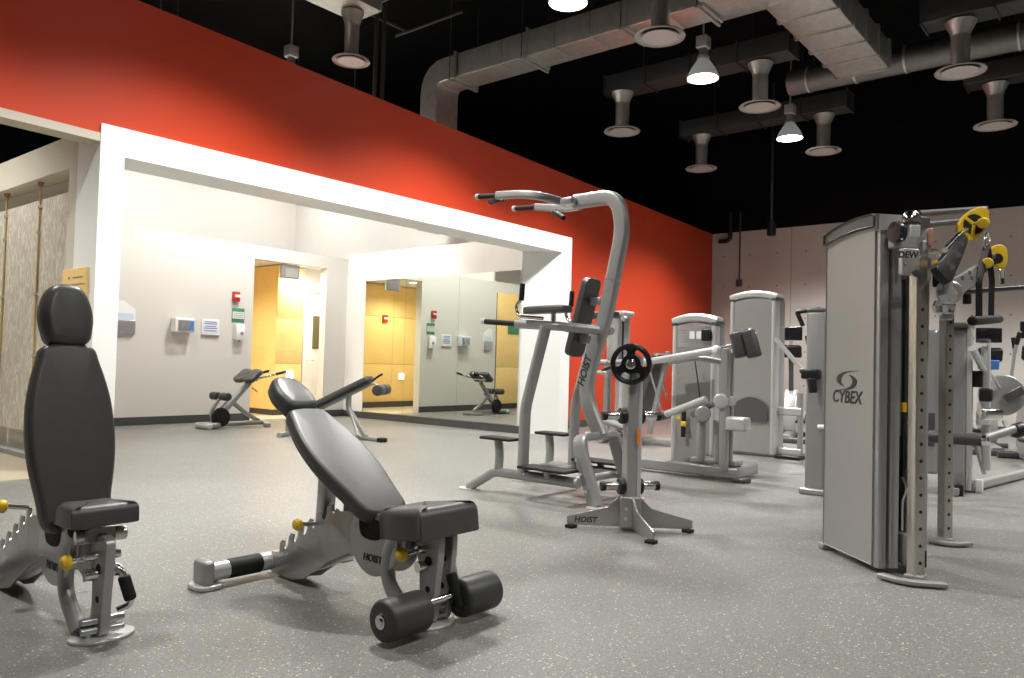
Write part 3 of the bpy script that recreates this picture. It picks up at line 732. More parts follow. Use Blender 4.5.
    # support strut dropping into the ladder
    a = hp+bd*(.44 if ang < 1 else .45)-nrm*.01
    hit = V(0, .71, .22) if ang < 1 else V(0, .44, .40)
    build('support_strut', MB().bar([a, hit], .075, .06, up=(0, 1, 0)), M['cap'], t)
    if rollers:
        build('roller_bar', MB().cyl((-.30, -.06, .115), (.30, -.06, .115), .014), M['chrome'], t)
        for s in (-1, 1):
            rl = build('foam_roller', MB().rcyl((s*.095, -.06, .095), (s*.30, -.06, .095), .078, .02, 28), M['foam'], t)
            build('end_plug', MB().cyl((s*.298, -.06, .095), (s*.306, -.06, .095), .026).cyl((s*.306, -.06, .095), (s*.312, -.06, .095), .014), M['chrome'], rl)
        build('roller_arm', MB().bar([(.085, 0, .30), (.095, -.03, .20), (.095, -.06, .10)], .03, .035, .05), M['silver'], t)
        build('damper', MB().rcyl((.07, -.045, .20), (.085, -.085, .07), .022, .006), M['rubber'], t)
    else:
        h = build('lift_handle', MB().tube([(.02, .0, .27), (.05, -.04, .25), (.085, -.06, .12), (.04, -.04, .10)], .013, .03), M['chrome'], t)
        build('grip', MB().rcyl((.056, -.044, .225), (.080, -.058, .135), .022, .008), M['rubber'], h)
    return t
adjustable_bench('adjustable_bench', 'black padded adjustable bench with its back and headrest set upright', (1.28, 2.98, 0), R(77), False, 'adjustable benches')
adjustable_bench('adjustable_bench', 'black padded adjustable bench reclined, with two foam leg rollers in front', (2.215, 2.215, 0), R(32), True, 'adjustable benches', R(-1))

# ------------------------------------------------------------------ abdominal bench and back extension bench in the alcove
ab = thing('decline_bench', 'sloped black abdominal bench with foam rollers at its high end, before the mirror', 'weight bench', (6.7, 8.0, 0))
hi, lo = V(6.79, 8.0, .78), V(6.16, 8.93, .20)
dn = (lo-hi).normalized(); ac = V(-dn.y, dn.x, 0).normalized(); m = frame(hi, tuple(ac), tuple(dn))
if (m.to_3x3() @ V(0, 0, 1)).z < 0: m = frame(hi, tuple(-ac), tuple(dn))
build('pad', MB().pad(fillet([(-.16, 0, 0), (.16, 0, 0), (.15, 1.22, 0), (-.15, 1.22, 0)], .04, 4, True), .06, m, .02), M['vinyl'], ab, True)
build('pad_base', MB().prism(fillet([(-.15, .01, 0), (.15, .01, 0), (.14, 1.21, 0), (-.14, 1.21, 0)], .04, 4, True), -.02, 0, m), M['black'], ab, True)
build('spine_tube', MB().bar([hi-V(0, 0, .05)+dn*.05, lo-V(0, 0, .05)], .06, .06), M['silver'], ab, True)
k = hi+dn*.34-V(0, 0, .06)
build('front_leg', MB().bar([k, k+V(.0, .0, -.18), V(6.607, 7.859, 0.040)], .07, .05, .05, up=(1, 0, 0)), M['silver'], ab, True)
build('leg_brace', MB().tube([k+V(0, 0, -.14), V(6.542, 7.941, 0.050)], .02), M['plate'], ab, True)
build('front_foot', MB().bar([V(6.599, 8.214, 0.025), V(6.621, 7.562, 0.025)], .07, .05), M['silver'], ab, True)
for s, c in ((-1, V(6.579, 8.190, 0.028)), (1, V(6.602, 7.540, 0.028))): build('foot_cap', MB().box(c, (.1, .1, .056), bev=.012), M['rubber'], ab, True)
build('rear_foot', MB().bar([lo+V(-.25, -.17, -.17), lo+V(.25, .17, -.17)], .07, .06), M['silver'], ab, True)
build('rear_leg', MB().bar([lo-V(0, 0, .05), lo-V(0, 0, .17)], .06, .06, up=(1, 0, 0)), M['silver'], ab, True)
rc = hi-dn*.08+V(0, 0, -.17)+V(.05, -.05, 0)
build('roller_post', MB().tube([hi+dn*.05-V(0, 0, .05), hi-dn*.05-V(0, 0, .07), rc], .018, .03), M['silver'], ab, True)
for s in (-1, 1): build('foam_roller', MB().rcyl(rc+ac*s*.02, rc+ac*s*.25, .072, .018), M['foam'], ab, True)
build('handle', MB().tube([hi-dn*.02-V(0, 0, .02), hi-dn*.10+V(0, 0, -.0), hi-dn*.17+ac*.03], .015, .02), M['black'], ab, True)

bx = thing('back_extension_bench', 'grey back extension bench with two black hip pads by the alcove wall', 'weight bench', (6.3, 10.35, 0))
YY = 10.35
build('front_foot', MB().rcyl((5.74, YY-.19, .042), (5.74, YY+.19, .042), .042, .015), M['cap'], bx, True)
build('front_foot_plate', MB().box((5.82, YY, .05), (.22, .30, .08), bev=.03), M['silver'], bx, True)
build('wheel', MB().lathe((5.97, YY-.05, .16), [(.02, -.03), (.12, -.03), (.14, -.015), (.14, .015), (.12, .03), (.02, .03)], 28, axis=(0, 1, 0)), M['rubber'], bx, True)
build('main_tube', MB().bar([(5.92, YY, .10), (6.06, YY, .26), (6.44, YY, .66)], .075, .07, .05, up=(0, 1, 0)), M['silver'], bx, True)
build('inner_tube', MB().bar([(5.90, YY+.06, .14), (6.20, YY+.06, .42)], .03, .1, up=(0, 1, 0)), M['darkcap'], bx, True)
build('rear_strut', MB().bar([(6.16, YY, .38), (6.40, YY, .20), (6.62, YY, .08)], .06, .05, .05, up=(0, 1, 0)), M['silver'], bx, True)
build('base_rail', MB().bar([(5.82, YY, .055), (6.68, YY, .055)], .07, .06), M['silver'], bx, True)
build('rear_foot', MB().bar([(6.62, YY-.24, .03), (6.80, YY+.1, .03)], .08, .055), M['silver'], bx, True)
tl = R(40); xh = V(math.cos(tl), 0, math.sin(tl))
for s in (-1, 1):
    c = V(6.34, YY+s*.13, .655); m = frame(c, (0, -1, 0), tuple(xh))
    if (m.to_3x3() @ V(0, 0, 1)).z < 0: m = frame(c, (0, 1, 0), tuple(xh))
    build('hip_pad', MB().pad(spline([(-.10, .0), (.10, .0), (.115, .12), (.10, .24), (-.10, .24), (-.115, .12)], 5), .07, m, .025), M['vinyl'], bx, True)
build('pad_bracket', MB().bar([(6.46, YY-.16, .70), (6.46, YY+.16, .70)], .05, .03), M['silver'], bx, True)
for s in (-1, 1):
    h = build('handle_bar', MB().tube([(6.48, YY+s*.15, .72), (6.62, YY+s*.22, .76), (6.92, YY+s*.22, .83)], .016, .05), M['chrome'], bx, True)
    build('grip', MB().rcyl((6.74, YY+s*.22, .788), (6.90, YY+s*.22, .826), .021, .006), M['rubber'], h, True)
build('ankle_post', MB().bar([(5.88, YY, .08), (5.84, YY, .24), (5.98, YY, .44)], .045, .04, .06, up=(0, 1, 0)), M['silver'], bx, True)
for s in (-1, 1): build('ankle_roller', MB().rcyl((5.98, YY+s*.03, .46), (5.98, YY+s*.22, .46), .058, .015), M['foam'], bx, True)
build('pin', MB().cyl((6.46, YY-.05, .58), (6.48, YY-.14, .53), .012), M['copper'], bx, True)

# ------------------------------------------------------------------ dip, knee raise and pull-up station
ft = thing('pull_up_station', 'tall silver knee raise, dip and pull-up station with a curved mast', 'exercise machine', (5.1, 3.7, 0))
B = lambda n, mb, m, par=None: build(n, mb, M[m], par or ft, True)
XN, XF, XC = 4.76, 5.44, 5.10
for X in (XN, XF):
    B('base_rail', MB().tube([(X, 4.34, .02), (X, 4.07, .175), (X, 3.25, .175)], .040, .04), 'silver')
    B('rail_foot', MB().prism([(a*.07+X, b*.10+4.34) for a, b in circ(1, 20)], 0, .012), 'cap')
    up = [(X, 3.78, .18), (X, 3.77, .70), (X, 3.59, 1.34)]
    B('upright', MB().sweep(up, circ(.048, 14, .042), up=(0, 1, 0), fil=.07), 'silver')
    sp2 = B('step_post', MB().tube([(X, 4.03, .17), (X, 4.02, .32), (X, 4.04, .44)], .036, .08), 'silver')
    sx = -.05 if X == XN else .05
    B('foot_step', MB().box((X+sx*.4, 4.0, .447), (.16, .32, .024), bev=.010), 'rubber')
    B('lower_step_post', MB().tube([(X, 3.52, .18), (X+sx, 3.52, .25)], .03), 'silver')
    B('lower_step', MB().box((X+sx*.4, 3.52, .255), (.20, .46, .022), bev=.010), 'rubber')
    # dip arm
    arm = B('dip_arm', MB().tube([(XC+(.06 if X > XC else -.06), 3.30, 1.32), (X, 3.42, 1.335), (X, 3.88, 1.362)], .036, .10), 'silver')
    B('dip_grip', MB().rcyl((X, 3.86, 1.36), (X, 4.22, 1.384), .022, .008), 'rubber', arm)
    B('grip_end', MB().rcyl((X, 4.21, 1.384), (X, 4.245, 1.386), .027, .006), 'cap', arm)
    ep = B('elbow_pad', MB().pad(fillet([(-.065, 0, 0), (.065, 0, 0), (.065, .40, 0), (-.065, .40, 0)], .03, 4, True), .055, frame((X, 3.78, 1.435), (1, 0, 0) if False else (-1, 0, 0), (0, -1, .02)), .02), 'vinyl')
    B('pad_rod', MB().tube([(X, 3.52, 1.35), (X, 3.52, 1.44)], .02), 'chrome')
    hl = B('hand_loop', MB().tube([(X, 3.62, 1.40), (X, 3.86, 1.42), (X, 3.90, 1.49), (X, 3.84, 1.56), (X, 3.83, 1.66)], .014, .05), 'chrome')
    B('hand_grip', MB().rcyl((X, 3.838, 1.545), (X, 3.83, 1.68), .021, .007), 'rubber', hl)
B('cross_rail', MB().tube([(XN, 3.75, .175), (XF, 3.75, .175)], .036), 'silver')
B('cross_rail', MB().tube([(XN, 3.34, .175), (XF, 3.34, .175)], .03), 'silver')
# arched front leg
arch = [(XC-.26, 3.15, .01), (XC-.26, 3.29, .38), (XC-.24, 3.32, .50), (XC+.24, 3.32, .50), (XC+.26, 3.29, .38), (XC+.26, 3.15, .01)]
B('arch_leg', MB().bar(arch, .055, .11, .13, up=(0, 1, 0), r=.012), 'silver')
for s in (-1, 1): B('arch_foot', MB().prism([(a*.10+XC+s*.27, b*.07+3.13) for a, b in circ(1, 20)], 0, .012), 'cap')
for z in (.12, .24, .34): B('bolt', MB().cyl((XC-.27-.055, 3.15+z*.42, z), (XC-.27-.030, 3.15+z*.42, z), .011), 'chrome')
# mast
mast = [(XC, 3.29, .50), (XC, 3.46, .84), V(5.100, 3.256, 1.472), V(5.100, 3.208, 1.719), V(5.100, 3.124, 2.108), V(5.100, 3.188, 2.363), V(5.100, 3.583, 2.361)]
mb = B('mast', MB().bar(mast, .075, .115, .22, up=(0, 1, 0), r=.022), 'silver')
B('mast_seam', MB().bar([V(5.100, 3.210, 1.712), V(5.100, 3.206, 1.727)], .078, .118, up=(0, 1, 0)), 'alu')
tm = frame((XC-.0388, 3.425, 1.0), (0, -.30, .954), (0, .954, .30))
B('maker_name', MB().text('HOIST', tm, .085, .002, .2, bold=.002), 'ink', mb)
bp_ = frame((XC, 3.535, 1.11), (1, 0, 0), (0, -.27, 1.0))
if (bp_.to_3x3() @ V(0, 0, 1)).y < 0: bp_ = frame((XC, 3.535, 1.11), (-1, 0, 0), (0, -.27, 1.0))
B('back_pad', MB().pad(fillet([(-.10, 0, 0), (.10, 0, 0), (.10, .64, 0), (-.10, .64, 0)], .06, 5, True), .07, bp_, .025), 'vinyl')
B('pad_bracket', MB().box((XC, 3.44, 1.25), (.07, .10, .06), bev=.01), 'silver')
B('pad_bracket', MB().box((XC, 3.35, 1.55), (.07, .10, .06), bev=.01), 'silver')
# pull-up bars
hubp = B('bar_hub', MB().box(V(5.100, 3.613, 2.356), (.22, .15, .06), bev=.018), 'alu')
for xs_, pts, g0, g1, ge, a0, a1 in (
    (4.76, (V(4.950, 3.633, 2.348), V(4.800, 3.709, 2.369), V(4.760, 3.880, 2.398), V(4.760, 4.122, 2.414)), V(4.760, 4.122, 2.413), V(4.760, 4.320, 2.427), V(4.760, 4.349, 2.428), V(4.820, 4.119, 2.396), V(4.950, 4.364, 2.422)),
    (5.42, (V(5.250, 3.637, 2.360), V(5.380, 3.820, 2.386), V(5.420, 3.965, 2.404), V(5.420, 4.231, 2.446)), V(5.420, 4.231, 2.446), V(5.420, 4.461, 2.457), V(5.420, 4.496, 2.459), V(5.380, 4.010, 2.371), V(5.300, 3.833, 2.288))):
    b1 = B('pull_up_bar', MB().bar(pts, .05, .062, .10), 'silver')
    B('pull_up_grip', MB().rcyl(g0, g1, .021, .007), 'rubber', b1)
    B('grip_end', MB().rcyl(g1, ge, .026, .006), 'cap', b1)
    B('angled_handle', MB().tube([pts[2] if xs_ > 5 else pts[3], a0], .015), 'chrome', b1)
    B('angled_grip', MB().rcyl(a0, a1, .022, .007), 'rubber', b1)
B('strap', MB().bar([(XF-.18, 3.6, 1.40), (XF-.18, 3.62, 1.22)], .03, .012, up=(1, 0, 0)), 'blue')

# ------------------------------------------------------------------ plate rack with one plate
pr_ = thing('plate_rack', 'silver weight plate tree on a flat steel cross base', 'weight rack', (4.36, 2.58, 0))
B2 = lambda n, mb, m, par=None: build(n, mb, M[m], par or pr_, True)
PX, PY = 4.36, 2.58
post = B2('post', MB().bar([(PX, PY, .05), (PX, PY, 1.12)], .085, .11, up=(.6, .8, 0)), 'silver')
B2('post_edge', MB().bar([(PX+.025, PY-.03, .08), (PX+.025, PY-.03, 1.11)], .028, .10, up=(.6, .8, 0)), 'cap')
dirs = {'a': V(-.58, .82, 0), 'b': V(.58, -.82, 0), 'c': V(-.62, -.78, 0)}
for kk, (dv, ln) in {'a': (dirs['a'], .40), 'b': (dirs['b'], .40), 'c': (dirs['c'], .40)}.items():
    m = frame((PX, PY, 0), tuple(dv), (0, 0, 1))
    leg = B2('base_leg', MB().prism([(-.02, .02), (ln-.02, .02), (ln, .03), (ln, .075), (.14, .14), (.06, .22), (-.02, .22)], -.006, .006, m, bev=.002), 'plate')
    B2('foot_pad', MB().box(V(PX, PY, .01)+dv*(ln-.03), (.06, .06, .02), bev=.004), 'rubber', leg)
    if kk == 'a':
        tm = frame(V(PX, PY, .055)+dv*(ln-.12)+V(dv.y, -dv.x, 0)*(-.0065), tuple(-dv), (0, 0, 1))
        tm = frame(V(PX, PY, .055)+dv*(ln-.12)-V(-dv.y, dv.x, 0)*(-.0065), tuple(dv), (0, 0, 1)) if False else tm
        c1 = tm.to_3x3() @ V(0, 0, 1)
        if c1.dot(V(-1, -.5, 0)) < 0: tm = frame(V(PX, PY, .055)+dv*(ln-.12)-V(dv.y, -dv.x, 0)*(-.0065), tuple(dv), (0, 0, 1))
        B2('maker_name', MB().text('HOIST', tm, .05, .002, .2, bold=.0015), 'ink', leg)
B2('base_gusset', MB().box((PX, PY, .12), (.13, .13, .2), rot=Matrix.Rotation(R(37), 3, 'Z'), bev=.01), 'plate')
for z in (.15, .09): B2('bolt', MB().cyl((PX-.075, PY-.02, z), (PX-.095, PY-.03, z), .012), 'chrome')
pd = V(-.80, -.05, 0).normalized(); pd = V(-.78, .63, 0)
for z in (.28, .73):
    for s in (-1, 1):
        ln = .135
        a = V(PX, PY, z)+pd*s*.05; b = a+pd*s*ln
        pg = B2('plate_peg', MB().rcyl(a, b, .027, .004), 'chrome')
        B2('peg_collar', MB().rcyl(a-pd*s*.01, a+pd*s*.03, .052, .006), 'black', pg)
        B2('peg_cap', MB().rcyl(b-pd*s*.02, b+pd*s*.012, .031, .006), 'black', pg)
B2('peg_top', MB().rcyl(V(PX, PY, 1.06)+V(-.9, -.43, 0)*.03, V(PX, PY, 1.06)+V(-.9, -.43, 0)*.20, .025, .004), 'chrome')
B2('warning_sticker', MB().box((PX-.031, PY-.075, .60), (.022, .003, .10), rot=Matrix.Rotation(R(-53+16), 3, 'Z')), 'orange')
ax = V(-.9, -.43, 0).normalized(); pc = V(PX, PY, 1.062)+ax*.115
wp = thing('weight_plate', 'black rubber weight plate with grip holes hung on the plate tree', 'weight plate', tuple(pc))
u = V(-ax.y, ax.x, 0); vz = V(0, 0, 1)
build('plate_rim', MB().lathe(pc, [(.098, -.012), (.116, -.018), (.128, -.014), (.132, 0), (.128, .014), (.116, .018), (.098, .012)], 40, axis=tuple(ax), caps=False).lathe(pc, [(.098, .012), (.098, -.012)], 40, axis=tuple(ax), caps=False), M['iron'], wp, True)
build('hub', MB().lathe(pc, [(.028, -.02), (.055, -.02), (.062, -.012), (.062, .012), (.055, .02), (.028, .02)], 32, axis=tuple(ax)), M['iron'], wp, True)
for k in range(3):
    a = R(90+120*k); dv = u*math.cos(a)+vz*math.sin(a); tg = -u*math.sin(a)+vz*math.cos(a)
    sp3 = MB(); sp3.rings([[pc+dv*q+tg*w*sg+ax*h for sg, h in ((-1, -.010), (1, -.010), (1, .010), (-1, .010))] for q, w in ((.05, .030), (.075, .024), (.104, .045))])
    build('web', sp3, M['iron'], wp, True)
build('bore_ring', MB().lathe(pc+ax*.02, [(.026, 0), (.032, .003), (.026, .006)], 24, axis=tuple(ax)), M['chrome'], wp, True)

# ------------------------------------------------------------------ weight stack towers and machines
def arch(w, h, rise, z0=.02, n=9):
    o = [(-w/2, z0), (w/2, z0)]
    for k in range(n):
        a = k/(n-1); x = w/2-w*a; o.append((x, h+rise*(1-(2*a-1)**2)))
    return o
XZ = frame((0, 0, 0), (1, 0, 0), (0, 0, 1))        # outline x,z ; extrusion towards -y
def tower(t, w, d, h, dark=None, rise=.05, placard=False):
    # front faces -y, origin at the middle of the front foot line
    def b(n, mb, m, p=None): return build(n, mb, M[m], p or t)
    b('front_panel', MB().prism(arch(w-.10, h-.10, rise*.8), -.03, -.012, XZ), 'shroud')
    b('rear_panel', MB().prism(arch(w-.06, h-.10, rise*.8), -d, -d+.03, XZ), 'shroud')
    for s in (-1, 1):
        b('side_profile', MB().prism(rrect(.055, d*.45, .02), .02, h-.06, Matrix.Translation((s*(w/2-.028), d*.22, 0)), bev=.004), 'cap')
        b('side_panel', MB().box((s*(w/2-.02), d*.70, h/2-.03), (.026, d*.52, h-.12), bev=.004), 'alu')
    cp = []
    for k in range(13):
        a = k/12; x = -w/2+w*a; z = h-.055+rise*(1-(2*a-1)**2); cp.append(V(x, d*.30, z))
    b('arched_cap', MB().sweep(cp, rrect(d*.64, .085, .03), up=(0, 0, 1)), 'cap')
    for s in (-1, 1): b('corner_cap', MB().box((s*(w/2-.02), d*.36, h-.075), (.07, d*.76, .05), bev=.015), 'darkcap')
    b('base_plate', MB().box((0, d*.5, .02), (w+.02, d+.02, .04), bev=.008), 'darkcap')
    if dark:
        o = arch(w-.16, dark[1], .09, dark[0]); b('dark_window', MB().prism(o, .012, .016, XZ), 'darkcap')
    if placard:
        q = b('placard', MB().box((0, .010, h-.20), (w-.12, .006, .22), bev=.002), 'alu')
        for x in (-.02, .055): b('label_square', MB().box((x, .005, h-.19), (.055, .004, .075)), 'white', q)
        for z in (-.16, -.19, -.22, -.25, -.28): b('print_line', MB().box((-.13, .005, h+z+.02), (.10, .004, .008)), 'shroud', q)
        b('pin_box', MB().box((.145, -.02, h-.19), (.09, .06, .12), bev=.015), 'black', q)

# leg raise machine with its tower
tw = thing('leg_machine', 'grey cable leg machine with two black rollers on an arm, behind the plate tree', 'exercise machine', (7.20, 3.56, 0), R(-90))
tower(tw, .48, .24, 1.57, None, .045, True)
def world_part(n, mb, m, par=None, root=tw):
    inv = Matrix.Rotation(-root.rotation_euler.z, 4, 'Z') @ Matrix.Translation(-Vector(root.location))
    mb.v = [inv @ v for v in mb.v]
    return build(n, mb, M[m], par or root)
T = world_part
T('base_rail', MB().bar([(6.94, 4.25, .075), (6.94, 2.95, .075)], .10, .10, r=.015), 'silver')
T('base_rail', MB().bar([(7.00, 3.02, .075), (7.45, 3.02, .075)], .10, .10, r=.015), 'silver')
T('foot_pad', MB().box((6.94, 2.92, .02), (.16, .12, .04), bev=.01), 'darkcap')
T('foot_platform', MB().box((7.05, 3.22, .16), (.20, .46, .05), bev=.015), 'shroud')
T('post', MB().bar([(6.90, 3.08, .10), (6.90, 3.08, 1.22)], .075, .075, r=.012), 'silver')
T('post', MB().cyl((6.98, 3.05, .10), (6.98, 3.05, 1.20), .02), 'alu')
a1 = T('lever_arm', MB().tube([V(6.880, 3.985, 1.083), V(6.880, 3.705, 1.129), V(6.880, 3.169, 1.223)], .034, .05), 'cap')
T('ball_joint', MB().lathe(V(6.860, 3.160, 1.222), [(.005, -.042), (.03, -.034), (.045, 0), (.03, .034), (.005, .042)], 20, axis=(1, 0, 0)), 'white', a1)
T('lever_arm', MB().tube([V(6.980, 3.713, 1.101), V(6.980, 3.422, 1.155), V(6.980, 3.152, 1.112)], .03, .08), 'silver')
ra = T('roller_arm', MB().tube([V(6.900, 3.179, 1.223), V(6.900, 3.010, 1.262), V(6.900, 2.865, 1.282)], .026), 'chrome')
for c0, c1 in ((V(6.880, 2.974, 1.383), V(6.880, 2.912, 1.161)), (V(6.900, 2.867, 1.402), V(6.900, 2.797, 1.163))):
    T('foam_roller', MB().rcyl(c0, c1, .066, .015), 'foam', ra)
T('hook', MB().tube([V(6.900, 2.915, 1.374), V(6.900, 2.868, 1.420), V(6.900, 2.801, 1.401), V(6.900, 2.790, 1.300)], .012, .04), 'chrome', ra)
l1 = T('lower_lever', MB().tube([V(6.840, 3.703, 0.568), V(6.840, 3.243, 0.757)], .034), 'cap')
T('lever_end', MB().rcyl(V(6.840, 3.725, 0.562), V(6.840, 3.660, 0.585), .044, .01), 'darkcap', l1)
T('lower_lever', MB().tube([V(6.920, 3.423, 0.592), V(6.920, 3.198, 0.720)], .034), 'silver')
T('pivot_housing', MB().rcyl(V(6.800, 3.251, 0.617), V(6.980, 3.337, 0.605), .075, .015), 'silver')
T('pivot_boss', MB().rcyl(V(6.840, 3.092, 0.746), V(7.000, 3.165, 0.739), .07, .015), 'cap')
T('pivot_boss', MB().rcyl(V(6.900, 3.020, 0.749), V(7.000, 3.064, 0.744), .05, .015), 'cap')
for px in (702, 715): T('cylinder', MB().rcyl((6.96, 3.34 if px < 710 else 3.17, .16), (6.96, 3.34 if px < 710 else 3.17, .56), .045, .012), 'silver')
T('counter_block', MB().box(V(6.920, 2.957, 0.538), (.14, .20, .13), bev=.025), 'cap')
cbp = T('cable', MB().cyl(V(7.100, 3.491, 1.127), V(7.100, 3.430, 0.753), .006), 'ink')
T('cable', MB().cyl(V(6.950, 3.908, 0.995), V(6.950, 3.764, 0.600), .010), 'alu')
T('yellow_tag', MB().cyl(V(7.120, 3.675, 0.549), V(7.150, 3.690, 0.547), .022), 'yellow')
T('strap', MB().bar([V(7.150, 3.625, 0.612), V(7.150, 3.631, 0.350)], .045, .02, up=(1, 0, 0)), 'black')
T('strap_buckle', MB().box(V(7.130, 3.618, 0.483), (.03, .05, .05), bev=.008), 'yellow')

tw2 = thing('weight_tower', 'taller silver weight stack tower with a dark arched lower window, by the grey wall', 'exercise machine', (9.2, 3.77, 0), R(-90))
tower(tw2, .58, .34, 1.98, (.42, .62), .05)
T = lambda n, mb, m, par=None: world_part(n, mb, m, par, tw2)
for py in (404, 443): T('side_rail', MB().bar([V(9.35, 3.48, 1.05+(364.5-py)/775*9.7), V(9.35, 3.20, 1.05+(364.5-py)/775*9.7)], .08, .10, up=(0, 0, 1)), 'cap')
T('side_post', MB().bar([(9.35, 3.22, .04), (9.35, 3.22, .78)], .06, .06), 'silver')
T('side_foot', MB().box((9.38, 3.30, .02), (.5, .30, .04), bev=.01), 'black')
T('diagonal_arm', MB().bar([V(9.200, 3.473, 1.421), V(9.200, 3.146, 1.045)], .05, .05), 'cap')
T('cable_guide', MB().tube([V(9.400, 3.530, 1.847), V(9.400, 3.502, 1.600), V(9.400, 3.510, 1.355)], .02), 'alu')

cu = thing('cable_upright', 'slim grey upright with a black bent handle, between silver tower and cable machine', 'exercise machine', (6.80, 2.22, 0))
C_ = lambda n, mb, m, par=None: build(n, mb, M[m], par or cu, True)
C_('upright', MB().box((6.90, 2.22, .80), (.24, .155, 1.52), bev=.02), 'shroud')
C_('edge_profile', MB().bar([(6.82, 2.125, .03), (6.82, 2.125, 1.5)], .03, .04), 'alu')
C_('base', MB().box((6.88, 2.2, .025), (.34, .24, .05), bev=.012), 'silver')
C_('top_cap', MB().box((6.90, 2.22, 1.57), (.25, .16, .04), bev=.015), 'darkcap')
C_('bent_handle', MB().tube([V(6.800, 2.189, 1.582), V(6.800, 2.265, 1.575), V(6.800, 2.385, 1.560), V(6.800, 2.331, 1.437)], .02, .02), 'black')
hk = C_('clamp_knob', MB().box(V(6.740, 2.237, 1.023), (.10, .15, .09), bev=.02), 'black')
C_('clamp_stem', MB().rcyl(V(6.700, 2.215, 0.989), V(6.700, 2.205, 0.862), .035, .012), 'black', hk)
C_('clamp_arm', MB().rcyl(V(6.740, 2.331, 1.046), V(6.740, 2.162, 1.042), .022, .008), 'black', hk)
C_('step_peg', MB().rcyl(V(6.780, 2.186, 0.573), V(6.780, 2.136, 0.577), .02, .004), 'white')
C_('guide_rod', MB().cyl((6.90, 2.10, .05), (6.90, 2.10, 1.95), .010), 'chrome')

# functional trainer
fx = thing('cable_trainer', 'large grey dual cable trainer with yellow pulleys and CYBEX on its side shroud', 'exercise machine', (5.0, 1.1, 0))
F = lambda n, mb, m, par=None: build(n, mb, M[m], par or fx, True)
def half(near):
    mir = 1 if near else -1
    cen = V(4.575, 1.31, 0) if near else V(5.50, 1.52, 0)
    lx = V(-.695, -.719, 0) if near else V(1, 0, 0)     # along the panel towards the column
    ly = V(.719, -.695, 0) if near else V(0, -1, 0)     # into the tower
    def P(x, y, z): return cen+lx*x+ly*y+V(0, 0, z)
    m = frame(cen, tuple(lx), (0, 0, 1)); zz = (m.to_3x3() @ V(0, 0, 1)); sg = 1 if zz.dot(ly) > 0 else -1
    def slab(o, y0, y1, **k): return MB().prism(o, sg*y0, sg*y1, m, **k)
    out = [(-.25, .035), (.25, .035), (.25, 1.825), (.10, 1.83), (-.05, 1.825), (-.16, 1.815), (-.25, 1.80)]
    pn = F('side_shroud', slab(out, 0, .03, bev=.006), 'shroud')
    F('inner_shroud', slab(out, .26, .28), 'shroud')
    cap = [(-.258, 1.80), (-.16, 1.815), (-.05, 1.828), (.10, 1.835), (.26, 1.828), (.26, 1.885), (.24, 1.90), (.10, 1.905), (-.05, 1.897), (-.16, 1.88), (-.258, 1.855)]
    F('top_cap', slab(cap, -.012, .29, bev=.012), 'darkcap')
    F('cap_end', slab([(.262, 1.80), (.305, 1.80), (.305, 1.885), (.262, 1.895)], .0, .10, bev=.012), 'silver')
    for y0, w in ((.028, .05), (.095, .055)):
        F('edge_profile', MB().prism(rrect(.05, w, .012), .03, 1.80, Matrix.Translation(P(.268, y0, 0)) @ Matrix.Rotation(math.atan2(lx.y, lx.x), 4, 'Z')), 'alu')
    F('edge_profile', MB().prism(rrect(.06, .12, .015), .03, 1.78, Matrix.Translation(P(.25, .235, 0)) @ Matrix.Rotation(math.atan2(lx.y, lx.x), 4, 'Z')), 'alu')
    st = F('weight_stack', MB().box(P(0, .145, .40), (.34, .12, .62), rot=Matrix.Rotation(math.atan2(lx.y, lx.x), 3, 'Z'), bev=.004), 'iron')
    for x in (-.1, .1): F('guide_rod', MB().cyl(P(x, .145, .05), P(x, .145, 1.78), .011), 'chrome')
    F('strap', MB().bar([P(.262, .155, .50), P(.262, .155, 1.55)], .022, .010, up=tuple(ly)), 'black')
    F('strap_tag', MB().box(P(.268, .155, .87), (.022, .022, .05), rot=Matrix.Rotation(math.atan2(lx.y, lx.x), 3, 'Z')), 'yellow')
    F('strap_hook', MB().tube([P(.265, .155, .50), P(.285, .17, .44), P(.265, .155, .38), P(.265, .155, .22)], .008, .03), 'chrome')
    F('foot_rail', MB().bar([P(-.28, .03, .02), P(-.22, .03, .02)], .10, .03), 'alu')
    F('cable', MB().cyl(P(.275, .20, .12), P(.275, .20, 1.60), .004), 'ink')
    F('lower_bracket', MB().box(P(.275, .19, .13), (.10, .10, .16), rot=Matrix.Rotation(math.atan2(lx.y, lx.x), 3, 'Z'), bev=.01), 'shroud')
    F('bumper', MB().rcyl(P(.31, .24, .04), P(.31, .24, .13), .022, .008), 'rubber')
    return pn, P, lx, ly
pn, P1, lx1, ly1 = half(True)
# emblem and maker name on the outer face
o = P1(-.005, -.0015, .0)
tm = frame(P1(-.02, -.0012, .905), tuple(lx1), (0, 0, 1))
if (tm.to_3x3() @ V(0, 0, 1)).dot(ly1) > 0: pass
F('maker_name', MB().text('CYBEX', tm, .098, .002, .18, bold=.0016), 'ink', pn)
em = MB()
def sw_(pts, ph):
    o = spline([(x*1.25, y*.74) for x, y in pts], 5); em.prism(o, -.001, .001, frame(P1(-.02, -.0012, 1.0), tuple(lx1), (0, 0, 1)))
cres = [(-.085, .0), (-.07, .04), (-.02, .066), (.05, .075), (.10, .078), (.03, .068), (-.02, .050), (-.045, .02), (-.045, -.015), (-.02, -.045), (-.06, -.03)]
sw_(cres, 0); sw_([(-x, -y) for x, y in cres], 1)
F('emblem', em, 'ink', pn)
half(False)
C1 = V(4.36, .915, 0); C2 = V(5.47, .985, 0)
